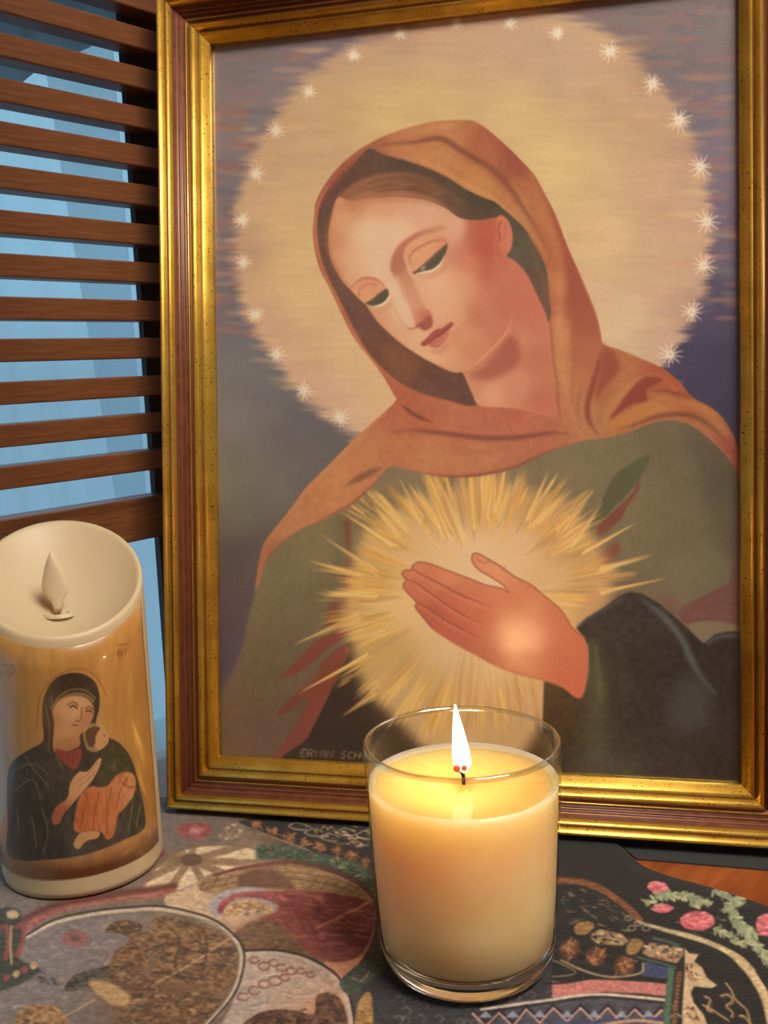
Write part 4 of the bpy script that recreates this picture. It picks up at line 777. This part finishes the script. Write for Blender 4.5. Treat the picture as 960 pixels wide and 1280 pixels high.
# slatted wooden blind
bl = thing('wooden_blind', 'brown wooden slat blind in front of the blue lit window', 'blind', Matrix.Translation(wp(-.5, 0, .149)))
inv = bl.matrix_world.inverted()
def slat_mesh(h, d):
    bm = bmesh.new(); box(bm, (0, 0, 0), WD * 1.46, WN * -d, (0, 0, h), .0008); me = bpy.data.meshes.new('slat'); bmesh.ops.recalc_face_normals(bm, faces=bm.faces); bm.to_mesh(me); bm.free(); me.materials.append(m_slat); return me
sm_, random_ = slat_mesh(.0118, .015), random.Random(4)
k = 0; z = .2014
while z < 1.1:
    s = bpy.data.objects.new('slat', sm_); C.objects.link(s); s.parent = bl; s.location = inv @ (wp(-1.08, 0, z - .0118) + WD * random_.uniform(-.0015, .0015) + Vector((0, 0, random_.uniform(-.0003, .0003)))); z += .0217
rl = bpy.data.objects.new('bottom_rail', slat_mesh(.025, .016)); C.objects.link(rl); rl.parent = bl; rl.location = inv @ wp(-1.08, 0, .149)
bm = bmesh.new(); box(bm, inv @ wp(-1.09, 0, 1.1), WD * 1.48, WN * -.03, (0, 0, .035)); obj('head_rail', bm, m_slat, parent=bl)
for s_ in (-.95, -.45):
    bm = bmesh.new(); box(bm, inv @ wp(s_, .0008, .15), WD * .003, WN * -.0006, (0, 0, .96)); obj('ladder_tape', bm, m_jamb, parent=bl)

# ------------------------------------------------------------------ table and tapestry
TZ = -.0032
tb = thing('table', 'orange brown wooden table under the patterned tapestry', 'table', Matrix.Translation(wp(-.2, .3, TZ)))
inv = tb.matrix_world.inverted()
bm = bmesh.new(); box(bm, inv @ wp(-.95, .0 + NB + .001, TZ - .03), WD * 1.75, WN * .62, (0, 0, .03), .003); obj('tabletop', bm, m_table, parent=tb)
for s_, n_ in ((-.9, .02), (.72, .02), (-.9, .52), (.72, .52)):
    bm = bmesh.new(); box(bm, inv @ wp(s_, n_, ZF), WD * .05, WN * .05, (0, 0, TZ - .03 - ZF), .003); obj('leg', bm, m_table, parent=tb)

cloth_c = paint_cloth(1.6)
X0, X1, Y0, Y1 = -.36, .34, .24, .62; nw, nh = 1750, 950
gx, gy = np.meshgrid(np.linspace(X0, X1, nw), np.linspace(Y1, Y0, nh)); XY = np.stack([gx.ravel(), gy.ravel(), 0 * gx.ravel()], 1)
im = image('tapestry_weave', grade(transfer(cloth_c, XY, (nh, nw)), .85, 1.14, (1.0, .97, .93)) - 10)
m_cloth = img_mat('tapestry_wool', im, .95, Sheen_Weight=.15)
bump(m_cloth, noise(m_cloth, 620, 2).outputs[0], .6, .0008)
out = spline([(-.34,.25),(-.1,.243),(.15,.243),(.33,.25),(.31,.31),(.25,.355),(.19,.398),(.165,.4215),(.149,.4365),(.128,.4525),(.1185,.464),(.112,.485),(.098,.503),(.05,.53),(-.04,.553),(-.13,.566),(-.2,.53),(-.27,.46),(-.33,.38),(-.352,.3)], True, 8)
bm = bmesh.new(); n = len(out); cen = out.mean(0)
def outline(f, z): return [bm.verts.new((cen[0] + (x - cen[0]) * f, cen[1] + (y - cen[1]) * f, z + (.00025 * math.sin(x * 61) * math.sin(y * 53) if f < .99 else 0))) for x, y in out]
rings = [outline(1, TZ), outline(1.003, TZ + .0015), outline(1, TZ + .0029)] + [outline(f, 0) for f in (.993, .9, .8, .7, .6, .5, .4, .3, .2, .1)]
for A, B in zip(rings, rings[1:]):
    for i in range(n): bm.faces.new((A[i], A[(i + 1) % n], B[(i + 1) % n], B[i]))
bm.faces.new(rings[-1]); bm.faces.new(rings[0][::-1])
uv = bm.loops.layers.uv.new('UVMap')
for f in bm.faces:
    for l in f.loops: l[uv].uv = ((l.vert.co.x - X0) / (X1 - X0), (l.vert.co.y - Y0) / (Y1 - Y0))
obj('tapestry', bm, m_cloth, smooth=True, label='dark woven tapestry with round medallions and pink roses lying on the table', category='tapestry')

m_strip = mat('dark_grey_sheet', (52, 54, 52), .95); bump(m_strip, noise(m_strip, 500, 2).outputs[0], .5, .0006)  # thin dark grey sheet filling the dark band below the frame's right end
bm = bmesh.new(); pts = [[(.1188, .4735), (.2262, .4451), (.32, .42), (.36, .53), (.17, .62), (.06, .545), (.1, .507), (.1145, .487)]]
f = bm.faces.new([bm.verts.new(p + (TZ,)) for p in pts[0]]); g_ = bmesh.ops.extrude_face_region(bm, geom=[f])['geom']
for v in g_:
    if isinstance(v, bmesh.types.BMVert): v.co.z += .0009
obj('dark_strip', bm, m_strip, label='plain dark grey strip on the table under the right end of the gilded frame', category='mat')

# ------------------------------------------------------------------ picture frame
PSI, LAM, FWD, FHT = .23262, .13237, .27985, .3987
Rv = Vector((math.cos(PSI), -math.sin(PSI), 0)); nh_ = Vector((-math.sin(PSI), -math.cos(PSI), 0)); Uv = Vector((0, 0, 1)) * math.cos(LAM) - nh_ * math.sin(LAM); Nv = Rv.cross(Uv)
O = Vector((-.098772, .544207, .030901))
MF = Matrix([[Rv[i], Uv[i], Nv[i], O[i]] for i in range(3)] + [[0, 0, 0, 1]])      # frame space: x right, y up, z out of the picture
fr = thing('picture_frame', 'gilded frame with red-brown moulding holding a print of a veiled woman, leaning behind the candle', 'picture frame', MF)
RW = .0292; TH = .017
# moulding section: distance from the opening (0..1 of RW), height, material (0 gold, 1 red-brown)
SEC = [(-.02, -.0055, 0), (-.02, -.001, 0), (0, .0003, 0), (.05, .0008, 0), (.12, .0022, 0), (.18, .0026, 0), (.205, .0016, 2), (.22, .0022, 0), (.27, .0040, 0), (.33, .0044, 0), (.36, .0032, 2), (.385, .0020, 1),
       (.43, .0024, 2), (.445, .0031, 0), (.46, .0024, 2), (.50, .0018, 1), (.535, .0022, 1), (.548, .0029, 2), (.56, .0022, 1), (.61, .0030, 1), (.625, .0038, 2), (.64, .0033, 1), (.68, .0046, 1), (.70, .0054, 2), (.73, .0068, 0), (.78, .0078, 0), (.81, .0070, 2), (.83, .0062, 1), (.85, .0070, 0),
       (.91, .0086, 0), (.95, .0084, 0), (.98, .0068, 0), (.993, .0050, 2), (1, .0030, 1), (.985, .0010, 1), (.985, -.0105, 1), (.3, -.0105, 1), (.3, -.0055, 1)]
def rail(p0, p1, inward):
    """p0, p1 corners of the opening; inward = unit vector from the rail to the opening; mitred at 45 degrees"""
    p0, p1 = Vector(p0), Vector(p1); d = (p1 - p0).normalized(); o_ = -Vector(inward); bm = bmesh.new(); rows = []
    for e, sg in ((p0, -1), (p1, 1)):
        rows.append([bm.verts.new(e + (o_ + d * sg) * (q * RW) + Vector((0, 0, h * .9))) for q, h, _ in SEC])
    n = len(SEC)
    for i in range(n):
        j = (i + 1) % n; f = bm.faces.new((rows[0][i], rows[0][j], rows[1][j], rows[1][i])); f.material_index = SEC[j][2]
        f.smooth = j and j < n - 5
    bm.faces.new(rows[0]); bm.faces.new(rows[1][::-1]); return bm
for a, b, inn in (((0, 0, 0), (FWD, 0, 0), (0, 1, 0)), ((FWD, 0, 0), (FWD, FHT, 0), (-1, 0, 0)), ((FWD, FHT, 0), (0, FHT, 0), (0, -1, 0)), ((0, FHT, 0), (0, 0, 0), (1, 0, 0))):
    obj('frame_rail', rail(a, b, inn), [m_gold, m_red, m_bronze], parent=fr)
print_c = paint_print(1.5)
PZ = -.0038; e = .004; nw, nh = 1050, 1480
gx, gy = np.meshgrid(np.linspace(-e, FWD + e, nw), np.linspace(FHT + e, -e, nh)); gx, gy = gx.ravel()[:, None], gy.ravel()[:, None]
XP = np.array(O)[None] + gx * np.array(Rv)[None] + gy * np.array(Uv)[None] + PZ * np.array(Nv)[None]
im = image('devotional_print', grade(transfer(print_c, XP, (nh, nw)), .87, 1.17, (1.01, 1.0, .965)))
m_print = img_mat('varnished_print', im, .4, Coat_Weight=1.0, Coat_Roughness=.18, Coat_IOR=1.75)
b_ = N(m_print, 'ShaderNodeBump'); b_.inputs['Strength'].default_value = .6; b_.inputs['Distance'].default_value = .0001; lk(m_print, noise(m_print, 1500, 1).outputs[0], b_.inputs['Height']); lk(m_print, b_.outputs[0], P_(m_print).inputs['Coat Normal']); lk(m_print, b_.outputs[0], P_(m_print).inputs['Normal'])
bm = bmesh.new(); box(bm, (-e, -e, PZ - .002), (FWD + 2 * e, 0, 0), (0, FHT + 2 * e, 0), (0, 0, .002)); uv = bm.loops.layers.uv.new('UVMap')
for f in bm.faces:
    for l in f.loops: l[uv].uv = ((l.vert.co.x + e) / (FWD + 2 * e), (l.vert.co.y + e) / (FHT + 2 * e))
obj('print', bm, m_print, parent=fr, label='print of a veiled woman with a starry halo and her hand over a glowing burst')
bm = bmesh.new(); box(bm, (.005, .005, -.0094), (FWD - .01, 0, 0), (0, FHT - .01, 0), (0, 0, .003)); obj('backing_board', bm, m_back, parent=fr)
# easel strut at the back, its foot on the tapestry
top = Vector((FWD / 2, FHT * .62, -.0098)); gp = MF @ Vector((FWD / 2, 0, -.0098)); foot_w = Vector((gp.x, gp.y, 0)) - nh_ * .058; foot_w.z = .0015; foot = MF.inverted() @ foot_w
dv = foot - top; side = Vector((.0275, 0, 0)); bm = bmesh.new(); box(bm, top - side, side * 2, dv, dv.cross(side).normalized() * -.0025, 0); obj('easel_strut', bm, m_back, parent=fr)

# ------------------------------------------------------------------ candle in a glass
gl = thing('glass_candle', 'lit cream wax candle in a clear drinking glass, in front of the frame', 'candle', Matrix.Translation((.0275, .38926, .0002)))
m_jar = bpy.data.materials.new('clear_glass'); m_jar.use_nodes = True; thin_glass(m_jar, (.99, .99, .98), .02, .02, (.86, .84, .72))
H_ = .09598
outer = [(.0362, .0125), (.0365, .0150), (.0372, .03), (.0385, .06), (.0396, .085), (.03995, .0942), (.0397, .0957), (.0388, .0962)]
inner = [(.0379, .0957), (.0375, .0944), (.0376, .0870), (.0384, .0795), (.0378, .06), (.0365, .03), (.0356, .0150), (.0352, .0125)]
m_con = bpy.data.materials.new('glass_wetted_by_wax'); m_con.use_nodes = True; t = m_con.node_tree; t.nodes.clear(); o = t.nodes.new('ShaderNodeOutputMaterial'); a = t.nodes.new('ShaderNodeBsdfTransparent'); t.links.new(a.outputs[0], o.inputs[0])
bm = bmesh.new(); lathe(bm, outer + inner + [outer[0]], 128); bmesh.ops.remove_doubles(bm, verts=bm.verts, dist=1e-6); bm.faces.ensure_lookup_table()
for i_, f in enumerate(bm.faces):
    k_ = i_ // 128
    f.material_index = 2 if 5 <= k_ <= 8 else (1 if k_ >= 11 else 0)                              # no air gap where the wax wets the inside
m_rim = bpy.data.materials.new('polished_glass_rim'); m_rim.use_nodes = True; thin_glass(m_rim, (.9, .9, .8), .12, .75, (.7, .74, .6))
obj('glass', bm, [m_jar, m_con, m_rim], parent=gl, smooth=True)
m_base = mat('thick_clear_glass', (255, 253, 244), .03, Transmission_Weight=1.0, IOR=1.46)
bm = bmesh.new(); lathe(bm, [(0, .0008), (.026, .0003), (.0305, .0013), (.0335, .0036), (.0353, .0076), (.0361, .0118), (.0357, .0124), (.0348, .0120), (.0325, .0108), (.028, .0101), (0, .0098)], 96)
obj('glass_base', bm, m_base, parent=gl, smooth=True)
m_wax = mat('cream_wax', (240, 196, 132), .42, Subsurface_Weight=1.0, Subsurface_Scale=.045, Coat_Weight=.0)
P_(m_wax).inputs['Subsurface Radius'].default_value = (1.0, .82, .58); P_(m_wax).subsurface_method = 'RANDOM_WALK'
nw_ = noise(m_wax, 55, 4); rw = ramp(m_wax, nw_.outputs[0], [(.3, (246, 206, 142)), (.7, (252, 218, 160))]); lk(m_wax, rw.outputs[0], P_(m_wax).inputs['Base Color'])
ZW = .0790
bm = bmesh.new(); prof = [(0, .0101), (.0278, .0104), (.0326, .0112), (.0352, .0140), (.0363, .03), (.0376, .06), (.0382, ZW - .003), (.0382, ZW + .0006), (.0376, ZW + .0004), (.0350, ZW - .0012), (.02, ZW - .0018), (.006, ZW - .0022), (0, ZW - .0022)]
lathe(bm, prof, 96)
obj('wax', bm, m_wax, parent=gl, smooth=True)
m_pool = bpy.data.materials.new('melted_wax'); m_pool.use_nodes = True; thin_glass(m_pool, (.97, .9, .74), .05, .12, (.9, .8, .6))
bm = bmesh.new()
rr = [(0, 0), (.008, 0), (.016, 0), (.024, 0), (.031, 0), (.0365, .0002)]
ringz = lathe(bm, [(r_, ZW - .0010 + z_) for r_, z_ in rr], 96)
for v in bm.verts: v.co.z += .00018 * math.sin(v.co.x * 900) * math.sin(v.co.y * 700) * (math.hypot(v.co.x, v.co.y) > .022)
obj('melted_pool', bm, m_pool, parent=gl, smooth=True)
def tube(bm, pts, rad, n=10):
    rings = []
    for i, (p, r_) in enumerate(zip(pts, rad)):
        p = Vector(p); d = (Vector(pts[min(i + 1, len(pts) - 1)]) - Vector(pts[max(i - 1, 0)])).normalized(); a = d.orthogonal().normalized(); b2 = d.cross(a)
        if rings: a = (pa - d * pa.dot(d)).normalized(); b2 = d.cross(a)
        pa = a; rings.append([bm.verts.new(p + (a * math.cos(6.2832 * k / n) + b2 * math.sin(6.2832 * k / n)) * r_) for k in range(n)])
    for A, B in zip(rings, rings[1:]):
        for k in range(n): bm.faces.new((A[k], A[(k + 1) % n], B[(k + 1) % n], B[k]))
    bm.faces.new(rings[0][::-1]); bm.faces.new(rings[-1])
m_wick = mat('charred_wick', (26, 18, 16), .9); m_ember = mat('glowing_ember', (60, 8, 4), .8, Emission_Strength=1.0); P_(m_ember).inputs['Emission Color'].default_value = (.75, .05, .02, 1)
bm = bmesh.new(); tube(bm, [(.0004, 0, ZW - .003), (.0003, 0, ZW + .001), (-.0001, 0, ZW + .0028), (-.0013, 0, ZW + .0040), (-.0028, 0, ZW + .0044)], [.0008, .0008, .0009, .0010, .0008]); obj('wick', bm, m_wick, parent=gl, smooth=True)
bm = bmesh.new(); bmesh.ops.create_uvsphere(bm, u_segments=12, v_segments=8, radius=.0014)
bmesh.ops.transform(bm, matrix=Matrix.Translation((-.0026, -.0040, ZW + .0062)), verts=bm.verts)
v2 = bmesh.ops.create_uvsphere(bm, u_segments=10, v_segments=8, radius=.0011)['verts']; bmesh.ops.transform(bm, matrix=Matrix.Translation((.0004, -.0042, ZW + .0064)), verts=v2)
obj('ember', bm, m_ember, parent=gl, smooth=True, label='red glowing tip of the wick')
m_fl = bpy.data.materials.new('flame'); m_fl.use_nodes = True; t = m_fl.node_tree; t.nodes.clear(); o = t.nodes.new('ShaderNodeOutputMaterial'); em = t.nodes.new('ShaderNodeEmission'); tcn = t.nodes.new('ShaderNodeTexCoord'); sp = t.nodes.new('ShaderNodeSeparateXYZ'); cr = t.nodes.new('ShaderNodeValToRGB')
t.links.new(tcn.outputs['Generated'], sp.inputs[0]); t.links.new(sp.outputs['Z'], cr.inputs[0]); t.links.new(cr.outputs[0], em.inputs[0]); t.links.new(em.outputs[0], o.inputs[0]); em.inputs[1].default_value = 2.8
e0 = cr.color_ramp.elements; e0[0].position = 0; e0[0].color = (.95, .42, .16, 1); e0[1].position = .25; e0[1].color = (1, .86, .62, 1); q = e0.new(.85); q.color = (1, .93, .74, 1); q = e0.new(1); q.color = (1, .75, .42, 1)
bm = bmesh.new(); tube(bm, [(.0012, 0, ZW + .0030), (.0006, 0, ZW + .0050), (-.0001, 0, ZW + .0080), (-.0006, 0, ZW + .0130), (-.0012, 0, ZW + .0200), (-.0018, 0, ZW + .0260), (-.0022, 0, ZW + .0315)], [.0012, .0030, .0038, .0034, .0024, .0014, .0003], 20)
obj('flame', bm, m_fl, parent=gl, smooth=True, label='bright pointed candle flame')

# ------------------------------------------------------------------ pillar candle with wrap-around print
LX, LY, LR = -.1603, .4888, .0394
pc = thing('pillar_candle', 'ivory battery pillar candle with gold printed wrap, left of the picture frame', 'candle', Matrix.Translation((LX, LY, .0002)))
dd = Vector((LX, LY, 0)).normalized(); KT = .0441 / (2 * LR)
def ztop(x, y): return .1500 + (x * dd.x + y * dd.y) * KT
m_ivory = mat('ivory_plastic', (204, 182, 144), .45, Subsurface_Weight=.35, Subsurface_Scale=.01); P_(m_ivory).inputs['Subsurface Radius'].default_value = (1, .7, .4)
bump(m_ivory, noise(m_ivory, 60, 3).outputs[0], .12, .002)
bm = bmesh.new(); n = 112; rings = []
def ring(r_, zf): rings.append([bm.verts.new((r_ * math.cos(6.28318 * i / n), r_ * math.sin(6.28318 * i / n), zf(r_ * math.cos(6.28318 * i / n), r_ * math.sin(6.28318 * i / n)))) for i in range(n)])
ring(LR * .9, lambda x, y: .0); ring(LR * .985, lambda x, y: .0012); ring(LR, lambda x, y: .004)
for t_ in (.3, .6, .9): ring(LR, lambda x, y, t_=t_: .004 + (ztop(x, y) - .007) * t_)
ring(LR, lambda x, y: ztop(x, y) - .002); ring(LR * .985, lambda x, y: ztop(x, y) - .0002); ring(LR * .955, lambda x, y: ztop(x, y)); ring(LR * .925, lambda x, y: ztop(x, y) - .0012)
for q in (.85, .75, .62, .5, .36, .22, .1): ring(LR * q, lambda x, y, q=q: ztop(x, y) * (.35 + .65 * q ** .5 if q < 0 else 1) - .0012 - .0165 * (1 - (q / .93) ** 2.2))
for A, B in zip(rings, rings[1:]):
    for i in range(n): bm.faces.new((A[i], A[(i + 1) % n], B[(i + 1) % n], B[i]))
bm.faces.new(rings[-1]); bm.faces.new(rings[0][::-1])
obj('candle_body', bm, m_ivory, parent=pc, smooth=True)
wrap_c = paint_wrap(2.0)
a0, a1 = math.radians(-172), math.radians(-6); z0w, z1w = .0115, .176      # sheet faces the camera; angles round the candle
nw, nh = 1100, 900
ga, gz = np.meshgrid(np.linspace(a0, a1, nw), np.linspace(z1w, z0w, nh)); ga, gz = ga.ravel(), gz.ravel(); rw_ = LR + .0004
XW = np.stack([LX + rw_ * np.cos(ga), LY + rw_ * np.sin(ga), gz], 1)
im = image('wrap_print', grade(transfer(wrap_c, XW, (nh, nw)), .95, 1.0, (1.02, .98, .92)))
m_wrap = img_mat('printed_sleeve', im, .3, Coat_Weight=1.0, Coat_Roughness=.06)
bm = bmesh.new(); uv = bm.loops.layers.uv.new('UVMap'); nx, nz = 96, 10; g = {}
for s_, rr_ in ((0, rw_ + .0001), (1, rw_ - .0002)):
    for i in range(nx + 1):
        a = a0 + (a1 - a0) * i / nx; x, y = math.cos(a) * rr_, math.sin(a) * rr_; zt = ztop(x, y) - .0045
        for j in range(nz + 1): g[s_, i, j] = bm.verts.new((x, y, z0w + (zt - z0w) * j / nz))
def uvq(f):
    for l in f.loops:
        a = math.atan2(l.vert.co.y, l.vert.co.x)
        if a > math.radians(100): a -= 2 * math.pi
        l[uv].uv = ((a - a0) / (a1 - a0), (l.vert.co.z - z0w) / (z1w - z0w))
for s_ in (0, 1):
    for i in range(nx):
        for j in range(nz): uvq(bm.faces.new((g[s_, i, j], g[s_, i + 1, j], g[s_, i + 1, j + 1], g[s_, i, j + 1])))
for i in range(nx):
    for j in (0, nz): uvq(bm.faces.new((g[0, i, j], g[0, i + 1, j], g[1, i + 1, j], g[1, i, j])))
for j in range(nz):
    for i in (0, nx): uvq(bm.faces.new((g[0, i, j], g[0, i, j + 1], g[1, i, j + 1], g[1, i, j])))
obj('printed_wrap', bm, m_wrap, parent=pc, smooth=True, label='gold print with a dark robed mother and child')
# flame-shaped tip
bm = bmesh.new(); n = 24; rings = []
for t_, hw in ((0, .0019), (.1, .0022), (.2, .0036), (.3, .0060), (.42, .0066), (.55, .0057), (.7, .0043), (.83, .0027), (.93, .0012), (1, .0002)):
    z = .1325 + .0305 * t_; rings.append([bm.verts.new((-.0012 - .0008 * t_ + hw * math.cos(6.28318 * i / n), -.004 + min(hw, .0022) * math.sin(6.28318 * i / n), z)) for i in range(n)])
for A, B in zip(rings, rings[1:]):
    for i in range(n): bm.faces.new((A[i], A[(i + 1) % n], B[(i + 1) % n], B[i]))
bm.faces.new(rings[0][::-1]); bm.faces.new(rings[-1])
m_tip = mat('ivory_tip', (222, 200, 164), .35); obj('plastic_flame', bm, m_tip, parent=pc, smooth=True)
bm = bmesh.new(); n = 32; rings = [[bm.verts.new((-.0012 + r_ * math.cos(6.28318 * i / n), -.004 + r_ * .7 * math.sin(6.28318 * i / n), z_)) for i in range(n)] for r_, z_ in ((.0078, .1300), (.0070, .1317), (.0062, .1319), (.0050, .1312), (.0042, .130))]
for A, B in zip(rings, rings[1:]):
    for i in range(n): bm.faces.new((A[i], A[(i + 1) % n], B[(i + 1) % n], B[i]))
obj('flame_collar', bm, m_ivory, parent=pc, smooth=True)
